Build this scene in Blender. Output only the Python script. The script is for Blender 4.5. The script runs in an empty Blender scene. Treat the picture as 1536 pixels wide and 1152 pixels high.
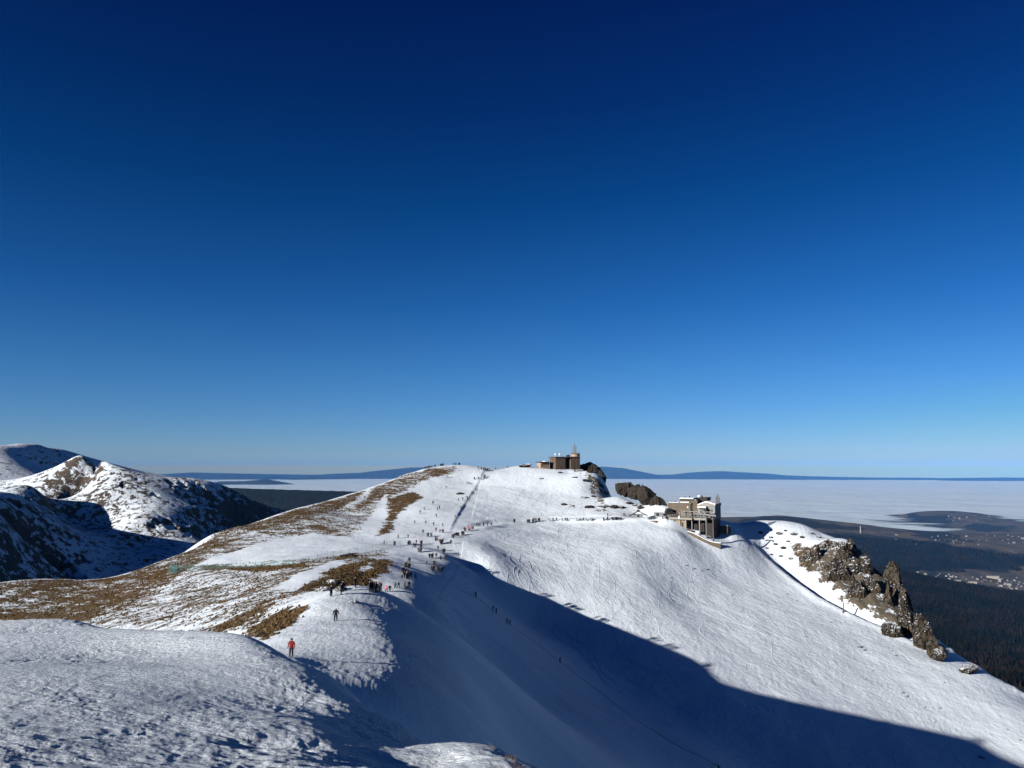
HAZE_COLOR=(0.12,0.42,1.0,1)
HAZE_DENSITY=6.0e-6
import bpy, bmesh, math, random
import numpy as np
from mathutils import Vector, Matrix

random.seed(7)
scene = bpy.context.scene
COL = scene.collection
R = math.radians

# ------------------------------------------------------------------ camera
F = 1152.0                       # focal length in pixels of the 1536 wide photo
PITCH = math.atan((700 - 576) / F)
CP, SP = math.cos(PITCH), math.sin(PITCH)
cam_data = bpy.data.cameras.new("camera")
cam_data.sensor_width = 36.0
cam_data.lens = 36.0 * F / 1536.0
cam_data.clip_start = 0.3
cam_data.clip_end = 200000.0
cam = bpy.data.objects.new("camera", cam_data)
COL.objects.link(cam)
cam.location = (0, 0, 0)
cam.rotation_euler = (math.pi / 2 + PITCH, 0, 0)
scene.camera = cam


def P(px, py, d):
    """point seen at photo pixel (px, py) at forward distance d metres"""
    u, v = (px - 768) / F, (576 - py) / F
    y = CP - v * SP
    return np.array([u / y * d, d, (SP + v * CP) / y * d])


def ray(px, py):
    u, v = (px - 768) / F, (576 - py) / F
    y = CP - v * SP
    return np.array([u / y, 1.0, (SP + v * CP) / y])


# ------------------------------------------------------------------ noise
_PT = {}


def _perm(seed):
    if seed not in _PT:
        rs = np.random.RandomState(seed)
        p = rs.permutation(256)
        a = rs.rand(256) * 2 * np.pi
        _PT[seed] = (np.concatenate([p, p]), np.cos(a), np.sin(a))
    return _PT[seed]


def perlin(x, y, seed=0):
    p, gx, gy = _perm(seed)
    xi, yi = np.floor(x).astype(np.int64), np.floor(y).astype(np.int64)
    xf, yf = x - xi, y - yi
    xi &= 255
    yi &= 255
    u = xf * xf * xf * (xf * (xf * 6 - 15) + 10)
    v = yf * yf * yf * (yf * (yf * 6 - 15) + 10)

    def g(ix, iy, dx, dy):
        h = p[p[ix & 255] + (iy & 255)]
        return gx[h] * dx + gy[h] * dy
    a = g(xi, yi, xf, yf)
    b = g(xi + 1, yi, xf - 1, yf)
    c = g(xi, yi + 1, xf, yf - 1)
    d = g(xi + 1, yi + 1, xf - 1, yf - 1)
    return (a * (1 - u) + b * u) * (1 - v) + (c * (1 - u) + d * u) * v * 1.0


def fbm(x, y, oct=4, gain=0.5, seed=0):
    s, a, f = 0, 1.0, 1.0
    for k in range(oct):
        s = s + a * perlin(x * f + 17.3 * k, y * f - 9.1 * k, seed + k)
        a *= gain
        f *= 2.03
    return s


def ridged(x, y, oct=4, gain=0.5, seed=0):
    s, a, f = 0, 1.0, 1.0
    for k in range(oct):
        s = s + a * (1 - 2.2 * np.abs(perlin(x * f + 31.7 * k, y * f + 5.9 * k, seed + k)))
        a *= gain
        f *= 2.07
    return s


def sstep(a, b, x):
    t = np.clip((x - a) / (b - a), 0, 1)
    return t * t * (3 - 2 * t)


class TPS:
    """smooth surface through scattered points"""

    def __init__(self, pts, scale, lam=1e-4):
        p = np.array(pts, float)
        self.s = scale
        self.c = p[:, :2] / scale
        n = len(p)
        d = np.linalg.norm(self.c[:, None] - self.c[None], axis=2)
        K = np.where(d > 0, d * d * np.log(d + 1e-12), 0) + lam * np.eye(n)
        Pm = np.hstack([np.ones((n, 1)), self.c])
        A = np.zeros((n + 3, n + 3))
        A[:n, :n] = K
        A[:n, n:] = Pm
        A[n:, :n] = Pm.T
        b = np.zeros(n + 3)
        b[:n] = p[:, 2]
        w = np.linalg.solve(A, b)
        self.w, self.a = w[:n], w[n:]

    def __call__(self, x, y):
        sh = np.shape(x)
        x = np.ravel(x) / self.s
        y = np.ravel(y) / self.s
        out = self.a[0] + self.a[1] * x + self.a[2] * y
        for (cx, cy), w in zip(self.c, self.w):
            r2 = (x - cx) ** 2 + (y - cy) ** 2 + 1e-12
            out += (0.5 * w) * r2 * np.log(r2)
        return out.reshape(sh)


def polydist(x, y, pts):
    """distance to a polyline, signed (+ on the left of travel), and the arc position"""
    best = np.full(np.shape(x), 1e9)
    sgn = np.ones(np.shape(x))
    arc = np.zeros(np.shape(x))
    L = 0.0
    for (ax, ay), (bx, by) in zip(pts[:-1], pts[1:]):
        dx, dy = bx - ax, by - ay
        l = math.hypot(dx, dy)
        t = np.clip(((x - ax) * dx + (y - ay) * dy) / (l * l), 0, 1)
        ex, ey = x - ax - t * dx, y - ay - t * dy
        d = np.hypot(ex, ey)
        m = d < best
        best = np.where(m, d, best)
        sgn = np.where(m, np.sign(dx * ey - dy * ex), sgn)
        arc = np.where(m, L + t * l, arc)
        L += l
    return best, sgn, arc, L


def inpoly(x, y, poly):
    ins = np.zeros(np.shape(x), bool)
    n = len(poly)
    for i in range(n):
        ax, ay = poly[i]
        bx, by = poly[(i + 1) % n]
        c = ((ay > y) != (by > y)) & (x < (bx - ax) * (y - ay) / (by - ay + 1e-12) + ax)
        ins ^= c
    return ins


def poly_sd(x, y, poly):
    """signed distance to a polygon, positive inside"""
    d = polydist(x, y, list(poly) + [poly[0]])[0]
    return np.where(inpoly(x, y, poly), d, -d)


# ------------------------------------------------------------------ mesh helpers
def grid_mesh(name, X, Y, Z, mat, attrs=None):
    n, m = X.shape
    me = bpy.data.meshes.new(name)
    nv = n * m
    me.vertices.add(nv)
    me.vertices.foreach_set("co", np.stack([X, Y, Z], -1).reshape(-1).astype(np.float32))
    i, j = np.meshgrid(np.arange(n - 1), np.arange(m - 1), indexing="ij")
    a = (i * m + j).ravel()
    quads = np.stack([a, a + 1, a + m + 1, a + m], 1)
    nq = len(quads)
    me.loops.add(nq * 4)
    me.loops.foreach_set("vertex_index", quads.ravel().astype(np.int32))
    me.polygons.add(nq)
    me.polygons.foreach_set("loop_start", np.arange(0, nq * 4, 4, dtype=np.int32))
    me.polygons.foreach_set("use_smooth", np.ones(nq, bool))
    me.update(calc_edges=True)
    for k, v in (attrs or {}).items():
        at = me.attributes.new(k, "FLOAT", "POINT")
        at.data.foreach_set("value", v.ravel().astype(np.float32))
    me.materials.append(mat)
    ob = bpy.data.objects.new(name, me)
    COL.objects.link(ob)
    return ob


def poly_mesh(name, V, Fq, mat, smooth=False):
    """V (n,3) array, Fq (k,3 or 4) array"""
    me = bpy.data.meshes.new(name)
    V = np.asarray(V, np.float32)
    Fq = np.asarray(Fq, np.int32)
    k = Fq.shape[1]
    me.vertices.add(len(V))
    me.vertices.foreach_set("co", V.ravel())
    me.loops.add(len(Fq) * k)
    me.loops.foreach_set("vertex_index", Fq.ravel())
    me.polygons.add(len(Fq))
    me.polygons.foreach_set("loop_start", np.arange(0, len(Fq) * k, k, dtype=np.int32))
    me.polygons.foreach_set("use_smooth", np.full(len(Fq), smooth, bool))
    me.update(calc_edges=True)
    if mat:
        me.materials.append(mat)
    ob = bpy.data.objects.new(name, me)
    COL.objects.link(ob)
    return ob


def structure(o):
    o["kind"] = "structure"
    return o


def stuff(o):
    o["kind"] = "stuff"
    return o


def tag(o, label, cat, group=None):
    o["label"] = label
    o["category"] = cat
    if group:
        o["group"] = group
    return o


# ------------------------------------------------------------------ material helpers
class NT:
    def __init__(self, name):
        self.mat = bpy.data.materials.new(name)
        self.mat.use_nodes = True
        self.t = self.mat.node_tree
        self.bsdf = self.t.nodes["Principled BSDF"]
        self.bsdf.inputs["Specular IOR Level"].default_value = 0.2

    def n(self, kind, **kw):
        nd = self.t.nodes.new(kind)
        ins = kw.pop("ins", {})
        for k, v in kw.items():
            setattr(nd, k, v)
        for k, v in ins.items():
            self.put(nd, k, v)
        return nd

    def put(self, nd, k, v):
        s = nd.inputs[k]
        if isinstance(v, bpy.types.NodeSocket):
            self.t.links.new(v, s)
        else:
            s.default_value = v

    def math(self, op, a, b=0.0, c=0.0, clamp=False):
        nd = self.n("ShaderNodeMath", operation=op, use_clamp=clamp)
        self.put(nd, 0, a)
        self.put(nd, 1, b)
        if op in ("MULTIPLY_ADD", "SMOOTH_MIN"):
            self.put(nd, 2, c)
        return nd.outputs[0]

    def smooth(self, x, lo, hi):
        nd = self.n("ShaderNodeMapRange", interpolation_type="SMOOTHSTEP")
        self.put(nd, 0, x)
        self.put(nd, 1, lo)
        self.put(nd, 2, hi)
        return nd.outputs[0]

    def noise(self, vec, scale, detail=4, rough=0.5, dist=0.0):
        nd = self.n("ShaderNodeTexNoise", ins={"Scale": scale, "Detail": detail, "Roughness": rough, "Distortion": dist})
        if vec is not None:
            self.put(nd, "Vector", vec)
        return nd.outputs["Fac"]

    def mapping(self, vec, scale=(1, 1, 1), rot=(0, 0, 0), loc=(0, 0, 0)):
        nd = self.n("ShaderNodeMapping", ins={"Vector": vec, "Scale": scale, "Rotation": rot, "Location": loc})
        return nd.outputs[0]

    def pos(self):
        return self.n("ShaderNodeTexCoord").outputs["Object"]

    def attr(self, name):
        return self.n("ShaderNodeAttribute", attribute_name=name).outputs["Fac"]

    def mix(self, f, a, b):
        nd = self.n("ShaderNodeMix", data_type="RGBA")
        self.put(nd, 0, f)
        self.put(nd, 6, a)
        self.put(nd, 7, b)
        return nd.outputs[2]

    def mixf(self, f, a, b):
        nd = self.n("ShaderNodeMix", data_type="FLOAT")
        self.put(nd, 0, f)
        self.put(nd, 2, a)
        self.put(nd, 3, b)
        return nd.outputs[0]

    def bump(self, h, dist=1.0, strength=1.0, normal=None):
        nd = self.n("ShaderNodeBump", ins={"Height": h, "Distance": dist, "Strength": strength})
        if normal is not None:
            self.put(nd, "Normal", normal)
        self.t.links.new(nd.outputs[0], self.bsdf.inputs["Normal"])
        return nd.outputs[0]

    def color(self, c):
        self.put(self.bsdf, "Base Color", c)

    def rough(self, r):
        self.put(self.bsdf, "Roughness", r)


def rgb(r, g, b):
    return (r, g, b, 1.0)


def plain(name, c, rough=0.7, var=0.15, scale=3.0, metal=0.0):
    m = NT(name)
    f = m.noise(m.pos(), scale, 3)
    a = tuple(x * (1 - var) for x in c[:3]) + (1,)
    b = tuple(min(1, x * (1 + var)) for x in c[:3]) + (1,)
    m.color(m.mix(f, a, b))
    m.rough(rough)
    m.bsdf.inputs["Metallic"].default_value = metal
    return m.mat


# ------------------------------------------------------------------ sky and sun
SUN_A = R(53)      # from straight behind the camera towards the left
SUN_E = R(17.5)
sun_dir = Vector((-math.sin(SUN_A) * math.cos(SUN_E), -math.cos(SUN_A) * math.cos(SUN_E), math.sin(SUN_E)))
world = bpy.data.worlds.new("World")
scene.world = world
world.use_nodes = True
wt = world.node_tree
bg = wt.nodes["Background"]
sky = wt.nodes.new("ShaderNodeTexSky")
sky.sky_type = "NISHITA"
sky.sun_disc = False
sky.sun_elevation = SUN_E
sky.sun_rotation = math.atan2(sun_dir.x, sun_dir.y)
sky.altitude = 2000
sky.air_density = 1.0
sky.dust_density = 0.3
sky.ozone_density = 2.0
# clear winter air at 2000 m: the lower the sight line the paler, the higher the deeper blue
tc = wt.nodes.new("ShaderNodeTexCoord")
sep = wt.nodes.new("ShaderNodeSeparateXYZ")
ramp = wt.nodes.new("ShaderNodeValToRGB")
SKY_RAMP = [(0.0, (0.56, 0.59, 0.50)), (0.0025, (0.56, 0.59, 0.50)), (0.0036, (0.37, 0.56, 1.03)), (0.0176, (0.385, 0.58, 1.0)), (0.060, (0.285, 0.55, 0.95)), (0.121, (0.19, 0.499, 0.887)), (0.206, (0.084, 0.39, 0.797)),
            (0.328, (0.02, 0.268, 0.621)), (0.438, (0.012, 0.166, 0.493)), (0.534, (0.010, 0.11, 0.42)), (0.7, (0.003, 0.05, 0.22)), (1.0, (0.002, 0.03, 0.15))]
el = ramp.color_ramp.elements
for k, (ps, c) in enumerate(SKY_RAMP):
    e = el[k] if k < 2 else el.new(ps)
    e.position = ps
    e.color = (*[q * 0.635 for q in c], 1)
tint = wt.nodes.new("ShaderNodeMix")
tint.data_type = "RGBA"
tint.blend_type = "MULTIPLY"
tint.inputs[0].default_value = 1.0
wt.links.new(tc.outputs["Generated"], sep.inputs[0])
wt.links.new(sep.outputs[2], ramp.inputs[0])
wt.links.new(sky.outputs[0], tint.inputs[6])
wt.links.new(ramp.outputs[0], tint.inputs[7])
cap = wt.nodes.new("ShaderNodeMix")
cap.data_type = "RGBA"
cap.blend_type = "DARKEN"
cap.inputs[0].default_value = 1.0
cap.inputs[7].default_value = (2.8, 3.6, 5.0, 1)
wt.links.new(tint.outputs[2], cap.inputs[6])
wt.links.new(cap.outputs[2], bg.inputs[0])
bg.inputs[1].default_value = 0.10
sl = bpy.data.lights.new("sun", "SUN")
sl.energy = 5.0
sl.angle = R(0.53)
sl.color = (1.0, 0.975, 0.93)
so = bpy.data.objects.new("sun", sl)
COL.objects.link(so)
so.rotation_euler = Vector(sun_dir).to_track_quat("Z", "Y").to_euler()
scene.view_settings.view_transform = "Standard"
scene.view_settings.look = "None"
scene.view_settings.exposure = 0.64
scene.view_settings.gamma = 1.0
# ------------------------------------------------------------------ the ridge we stand on
RIDGE = [
    # trampled shoulder between the viewpoint and the saddle
    (437, 985, 77), (480, 1000, 77), (400, 985, 80), (503, 931, 108), (560, 985, 87), (600, 960, 98), (560, 920, 117),
    (645, 1025, 84), (622, 1000, 88), (600, 1040, 75), (690, 1015, 108), (500, 888, 126), (540, 878, 132), (470, 905, 120), (560, 905, 124),
    (600, 884, 200), (560, 888, 195), (575, 868, 210), (630, 880, 212), (620, 862, 235), (640, 860, 250), (590, 850, 232), (640, 835, 285), (657, 850, 268), (668, 832, 292), (688, 809, 325), (610, 835, 275),
    # the slope of the far summit
    (650, 800, 340), (620, 800, 335), (680, 750, 432), (640, 760, 400), (700, 725, 482), (735, 706, 526), (640, 702, 510), (690, 697.5, 520),
    (660, 699, 515), (715, 701, 524), (770, 700, 530), (800, 699.5, 534), (815, 702.5, 514), (835, 706, 506), (855, 710, 500), (840, 706, 525), (870, 709, 522), (885, 712, 505), (905, 722, 500), (760, 740, 455), (830, 740, 462),
    (900, 748, 452), (930, 745, 452), (960, 760, 432), (985, 765, 422), (1000, 772, 402),
    # the level path and the head of the bowl
    (700, 798, 345), (750, 785, 384), (830, 780, 406), (900, 777, 406), (960, 776, 404), (860, 770, 418),
    (900, 782.5, 402), (985, 786, 394), (1003, 792, 389), (1018, 800, 383), (1033, 807, 385), (1050, 816.5, 383.5), (1070, 826, 382), (1082, 830, 381),
    # station shelf and the ridge beyond it
    (1042, 800, 393), (1075, 801, 402), (1060, 808, 389), (1095, 795, 405), (1100, 785, 425), (1140, 781, 428), (1190, 783, 430),
    (1215, 793, 425), (1235, 806, 420), (1275, 812, 410), (1300, 845, 395), (1340, 880, 380), (1370, 925, 365), (1420, 970, 345), (1470, 1000, 325),
    (1540, 1050, 300),
    (1150, 830, 406.9), (1190, 865, 381.4), (1225, 895, 362.0), (1260, 915, 352.2), (1300, 935, 343.7), (1330, 948, 339.0), (1380, 968, 332.6), (1440, 990, 326.6), (1536, 1040, 308.4), (1700, 1130, 279.2),
    # bowl, lit far side
    (810, 860, 312), (760, 832, 322), (720, 822, 318), (735, 845, 304), (873, 800, 380), (950, 836, 345), (1035, 894, 331.3), (904, 931, 291.4), (1010, 1012, 263.6), (1131, 1103, 238.2), (1235, 1030, 278.1),
    (1150, 960, 305.5), (1100, 870, 360.0), (1200, 930, 331.5), (1330, 1020, 294.0), (1400, 1080, 271.6), (1485, 1150, 249.8), (1300, 1150, 234.8), (1600, 1200, 240.5),
    # trough
    (702, 852, 300), (738, 886, 285), (790, 928, 282), (960, 1045, 245.7), (1150, 1162, 220.2), (1300, 1250, 198),
    # our side of the bowl
    (660, 872, 240), (715, 893, 256), (765, 935, 250), (840, 992, 244), (960, 1080, 226), (1078, 1150, 209), (1250, 1260, 196),
    (700, 950, 206), (660, 910, 205), (800, 1050, 194), (700, 1060, 92), (760, 1120, 92), (665, 1065, 80), (800, 1150, 108), (900, 1150, 135), (900, 1090, 200), (1000, 1160, 192),
    (1100, 1300, 120), (1000, 1500, 70),
    # between the knoll and the shoulder (hidden)
    (300, 1050, 45), (500, 1120, 45), (700, 1240, 45), (900, 1400, 45), (0, 1040, 50), (400, 1040, 60), (600, 1130, 60), (700, 1200, 70),
    # sunny flank
    (470, 925, 112), (440, 950, 95), (400, 968, 90), (400, 940, 130), (340, 965, 120), (300, 940, 165), (200, 935, 195), (0, 940, 230), (0, 873, 275), (70, 866, 280), (150, 868, 285), (-150, 880, 275), (-150, 960, 220),
    (185, 862, 292), (240, 842, 305), (310, 806, 335), (345, 796, 350), (400, 778, 375), (435, 766, 395), (470, 758, 415), (520, 742, 440), (560, 730, 467), (600, 715, 492),
    (300, 855, 262), (400, 848, 250), (500, 831, 275), (600, 808, 325), (580, 780, 372), (520, 770, 388), (450, 800, 328), (540, 850, 222), (500, 862, 202), (470, 885, 160),
    (400, 892, 182), (300, 900, 205), (150, 900, 250), (430, 860, 212), (380, 810, 315),
    (560, 750, 425), (610, 735, 455),
]
CTRL = [P(*q) for q in RIDGE]
# ground out of sight: the far sides of every skyline and the land round the viewpoint
for (px, py, d) in [(-150, 880, 275), (0, 873, 275), (70, 866, 280), (150, 868, 285), (240, 842, 305), (310, 806, 335), (400, 778, 375), (470, 758, 415), (560, 730, 467), (640, 702, 510),
                    (735, 706, 526), (800, 699.5, 534), (840, 706, 530), (865, 708, 528), (890, 711, 520)]:
    b = P(px, py, d)
    CTRL.append((b[0] * 1.05, b[1] * 1.05, b[2] * 1.05 - 0.05 * d * 0.22))
    CTRL.append((b[0] * 1.18, b[1] * 1.18, b[2] - 0.18 * d * 0.55))
    CTRL.append((b[0] * 1.5, b[1] * 1.5, b[2] - 0.5 * d * 0.72))
for (px, py, d) in [(930, 742, 440), (985, 765, 405), (1100, 785, 425), (1190, 783, 430), (1275, 812, 410), (1340, 880, 380), (1420, 970, 345), (1470, 1000, 325), (1540, 1050, 300)]:
    b = P(px, py, d)
    CTRL.append((b[0] * 1.04, b[1] * 1.04, b[2] * 1.04 - 0.04 * d * 0.3))
    CTRL.append((b[0] * 1.2, b[1] * 1.2, b[2] - 0.2 * d * 0.8))
    CTRL.append((b[0] * 1.6, b[1] * 1.6, b[2] - 0.6 * d * 0.85))
CTRL += [(-60, -60, -25), (60, -60, -40), (-14, 0, -9), (14, 0, -12), (0, -30, -8), (-220, -120, -110), (220, -120, -150), (-160, 60, -62), (160, 80, -140), (300, 160, -190), (-330, 150, -110),
         (-60, 60, -28), (-40, 30, -17), (60, 40, -52)]
base_tps = TPS(CTRL, 100.0, 2e-4)

KN = [(0, 938, 20), (-300, 933, 22), (130, 937, 20), (215, 950, 18.5), (300, 957, 17.5), (350, 964, 17), (400, 970, 16), (430, 986, 15), (470, 1010, 14), (540, 1052, 12.5),
      (600, 1092, 11.2),
      (0, 968, 15), (-300, 965, 15.5), (-300, 1010, 11), (130, 965, 15.5), (240, 975, 14.8), (-300, 1152, 5.5), (-150, 1060, 8.2), (-700, 980, 13), (330, 980, 14.2), (60, 945, 18),
      (0, 1000, 11.5), (0, 1152, 5.6), (200, 1000, 12), (200, 1152, 6), (400, 1050, 10.2), (400, 1152, 6.2), (480, 1090, 8.6), (540, 1152, 6.3), (300, 1000, 12.5), (100, 1060, 8.3), (300, 1090, 7.9), (440, 1050, 10.4),
      (640, 1122, 9.4), (690, 1117, 9.0), (740, 1122, 8.6), (650, 1152, 7.6), (700, 1152, 7.3), (610, 1150, 7.5), (770, 1152, 7.5), (800, 1200, 7.2), (590, 1122, 9.0)]
KC = [P(*q) for q in KN]
for (px, py, d) in KN[:11] + [(-700, 945, 19)] + [(640, 1122, 9.4), (690, 1117, 9.0), (740, 1122, 8.6), (800, 1200, 7.2)]:
    b = P(px, py, d)
    k = 1 + 3.0 / d
    CTRL_z = b[2] - 3.0 * 0.62
    KC.append((b[0] * k, b[1] * k, CTRL_z))
    k = 1 + 12.0 / d
    KC.append((b[0] * k, b[1] * k, b[2] - 12 * 0.7))
KC += [(0, 0, -1.68), (-3, 0, -1.8), (2.5, 0, -2.2), (0, -4, -1.8), (-8, 0, -3.0), (6, -2, -4.2), (-8, -8, -3.4), (6, -10, -4.5), (-20, 0, -6.5), (0, -20, -4.5)]
knoll_tps = TPS(KC, 8.0, 1e-4)


def W(pts):
    """photo pixels with distances to ground-plan points"""
    return [tuple(P(*q)[:2]) for q in pts]


PATH = W([(690, 803, 335), (700, 798, 345), (725, 790.5, 368), (750, 785.5, 384), (790, 782, 398), (830, 780, 406), (900, 777.5, 406), (960, 776, 404), (1003, 774, 401)])
EDGE = W([(662, 822, 310), (668, 812, 328), (680, 791, 370), (697, 764, 425), (714, 737, 478), (726, 719, 508), (736, 707, 526)])
GULLY = W([(1150, 835, 406.8), (1178, 855, 393.2), (1207, 878, 378.1), (1240, 902, 364.0), (1270, 918, 356.6), (1300, 933, 350.2), (1330, 946, 345.5), (1365, 962, 339.5), (1390, 972, 336.4)])
_pz = base_tps(np.array([p[0] for p in PATH]), np.array([p[1] for p in PATH]))
_pl = np.concatenate([[0], np.cumsum([math.hypot(b[0] - a[0], b[1] - a[1]) for a, b in zip(PATH[:-1], PATH[1:])])])


def H0(x, y):
    """large forms of the ridge"""
    x = np.asarray(x, float)
    y = np.asarray(y, float)
    z = base_tps(x, y)
    r = np.hypot(x, y)
    # level path cut into the slope
    d, s, a, L = polydist(x, y, PATH)
    zc = np.interp(a, _pl, _pz)
    inside = (a > 0.5) & (a < L - 0.5)
    w = np.where(inside, 1 - sstep(2.5, 6.5, d), 0) * sstep(5, 30, a)
    z = z * (1 - w) + zc * w
    # snow bank on the uphill side of the path
    up = np.where(inside & (s > 0), np.exp(-((d - 6.0) / 1.5) ** 2) * 0.22, 0)
    z = z + up * sstep(20, 50, a) * (1 - sstep(95, 135, a)) * 0.6
    # the groomed run stands above the open slope on its right: a sharp snow edge
    d2, s2, a2, L2 = polydist(x, y, EDGE)
    inr = sstep(10, 70, a2) * (1 - sstep(L2 - 25, L2 - 1, a2))
    step = np.where(s2 > 0, np.exp(-d2 / 10.0), np.exp(-(d2 / 0.9) ** 2))
    z = z + 0.55 * inr * step * np.where(d2 < 40, 1, 0)
    # hollow behind the crest, under the rocks of the spur
    far_ = (x > 90) & (y > 260)
    if np.any(far_):
        d3, s3, a3, L3 = polydist(x[far_], y[far_], GULLY)
        z = np.array(z, copy=True)
        z[far_] -= 3.6 * np.exp(-(d3 / 3.6) ** 2) * sstep(0, 20, a3) * (1 - sstep(L3 - 12, L3, a3)) - 0.7 * np.exp(-((d3 - 6.5) / 2.5) ** 2) * (s3 < 0)
    # knoll under the camera
    near = r < 48
    if np.any(near):
        zz = np.array(z, copy=True)
        k = knoll_tps(x[near], y[near])
        w = 1 - sstep(24, 44, r[near])
        zz[near] = z[near] * (1 - w) + k * w
        z = zz
    return z


def Hd(x, y, z):
    """smaller relief"""
    r = np.hypot(x, y)
    far = sstep(40, 110, r)
    z = z + far * (0.8 * fbm(x / 46, y / 46, 3, 0.5, 3) + 0.22 * fbm(x / 9, y / 9, 3, 0.5, 8))
    mid = sstep(30, 60, r) * (1 - sstep(150, 240, r))
    z = z + mid * (0.035 * fbm(x / 0.55, y / 1.5, 4, 0.65, 21) + 0.03 * ridged(x / 2.2 + y / 9, y / 3.5, 3, 0.6, 27))
    kn = 1 - sstep(26, 44, r)
    if np.any(kn > 0):
        m = kn > 0
        xx, yy = x[m], y[m]
        wx = xx + 0.25 * perlin(xx / 0.8, yy / 0.8, 40)
        wy = yy + 0.25 * perlin(xx / 0.8 + 9, yy / 0.8, 41)
        side = sstep(-3.8, -1.2, xx - 0.12 * (yy - 8))
        msk = 0.4 + 0.6 * sstep(-0.25, 0.35, perlin(xx / 2.3 + 3, yy / 3.1, 77))
        b = (0.018 + 0.05 * side) * fbm(wx / 1.9, wy / 1.9, 3, 0.5, 11) + msk * (0.016 + 0.03 * side) * fbm(wx / 0.42, wy / 0.42, 3, 0.6, 14)
        b = b * (1 + 0.7 * sstep(-1.4, -0.6, xx) * (yy > 0))
        b = b + msk * 0.013 * ridged(wx / 0.24, wy / 0.15, 3, 0.55, 17) - (0.03 + 0.10 * side) * np.clip(perlin(wx / 0.7, wy / 0.7, 55) - 0.25, 0, 1)
        z = np.array(z, copy=True)
        z[m] += kn[m] * b
    return z


def H(x, y):
    x = np.atleast_1d(np.asarray(x, float))
    y = np.atleast_1d(np.asarray(y, float))
    return Hd(x, y, H0(x, y))


_TS = np.concatenate([np.geomspace(3.2, 50, 500), np.geomspace(50.2, 640, 1800)])


def hit(px, py, tmin=3.2):
    """where the sight line through a photo pixel meets the ground"""
    for k in range(40):
        q = ray(px, py + k * 0.5)
        t = _TS[_TS >= tmin]
        g = H(q[0] * t, q[1] * t) - q[2] * t
        i = np.argmax(g > 0)
        if g[i] > 0 and i > 0:
            a = t[i - 1] + (t[i] - t[i - 1]) * (-g[i - 1]) / (g[i] - g[i - 1])
            x, y = q[0] * a, q[1] * a
            return Vector((x, y, float(H(x, y)[0])))
        if g[i] > 0:
            break
    a = 400
    return Vector((q[0] * a, a, float(H(q[0] * a, a)[0])))


# grid round the camera, fine where the picture looks
ang = np.concatenate([np.linspace(-180, -46, 60, endpoint=False), np.linspace(-46, -38, 50, endpoint=False), np.linspace(-38, 38, 1120, endpoint=False), np.linspace(38, 46, 50, endpoint=False), np.linspace(46, 180, 61)])
ang = np.radians(ang)
rad = np.concatenate([np.linspace(0.5, 3.8, 10, endpoint=False), np.geomspace(3.8, 26, 380, endpoint=False), np.geomspace(26, 75, 60, endpoint=False), np.geomspace(75, 640, 480, endpoint=False), np.geomspace(640, 900, 8)])
RR, AA = np.meshgrid(rad, ang, indexing="ij")
GX, GY = RR * np.sin(AA), RR * np.cos(AA)
GZ = Hd(GX, GY, H0(GX, GY))


def G(pts):
    return [tuple(hit(*q, 60)[:2]) for q in pts]


# where brown grass shows: drawn patches and a general density
dens = np.zeros(GX.shape)


def soft(poly, edge, val, rag=1.0):
    global dens
    x0, y0 = np.min(poly, 0) - 40
    x1, y1 = np.max(poly, 0) + 40
    m = (GX > x0) & (GX < x1) & (GY > y0) & (GY < y1)
    sd = poly_sd(GX[m], GY[m], poly)
    sd = sd + rag * 4.0 * fbm(GX[m] / 7, GY[m] / 7, 3, 0.6, 60)
    dens[m] = np.maximum(dens[m], val * sstep(-edge, edge, sd))


# loose tufts over the sunny flank
FLANK = G([(0, 880), (160, 875), (240, 850), (310, 812), (400, 783), (470, 762), (560, 735), (620, 712), (640, 715), (560, 800), (620, 830), (560, 875), (480, 895), (400, 960), (300, 955), (0, 938)])
soft(np.array(FLANK), 14, 0.497, 0.5)
for poly, edge, val in [
    ([(-60, 874), (0, 868), (90, 864), (170, 860), (255, 836), (330, 796), (345, 815), (300, 850), (250, 885), (190, 915), (120, 936), (0, 937), (-60, 937)], 5, 0.56),
    ([(258, 838), (310, 798), (395, 772), (470, 750), (540, 732), (570, 722), (540, 752), (470, 782), (380, 802), (310, 838), (270, 852)], 6, 0.56),
    ([(555, 726), (600, 708), (640, 697), (690, 695), (692, 710), (640, 722), (600, 745), (570, 755), (530, 775), (500, 800), (490, 790), (520, 762)], 6, 0.55),
    ([(580, 748), (620, 735), (640, 745), (600, 775), (590, 800), (570, 812), (552, 810), (572, 785)], 4, 0.60),
    ([(424, 890), (470, 868), (510, 846), (540, 842), (555, 838), (585, 838), (592, 848), (585, 860), (560, 876), (548, 882), (500, 884), (450, 886), (428, 896)], 2.5, 0.67),
    ([(400, 962), (440, 936), (474, 912), (478, 898), (440, 906), (400, 925), (360, 945), (350, 960)], 2.5, 0.64),
    ([(300, 958), (350, 955), (390, 940), (420, 915), (435, 893), (425, 890), (390, 905), (330, 935), (270, 945)], 5, 0.59),
    ([(385, 848), (440, 846), (462, 844), (462, 852), (400, 856), (340, 855), (300, 853), (300, 848)], 1.5, 0.66),
    ([(505, 838), (520, 830), (535, 829), (532, 834), (510, 840)], 0.8, 0.9),
    ([(1180, 815), (1200, 812), (1228, 825), (1228, 850), (1210, 866), (1195, 845)], 3, 0.56),
]:
    soft(np.array(G(poly)), edge, val, 0.6)
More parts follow.
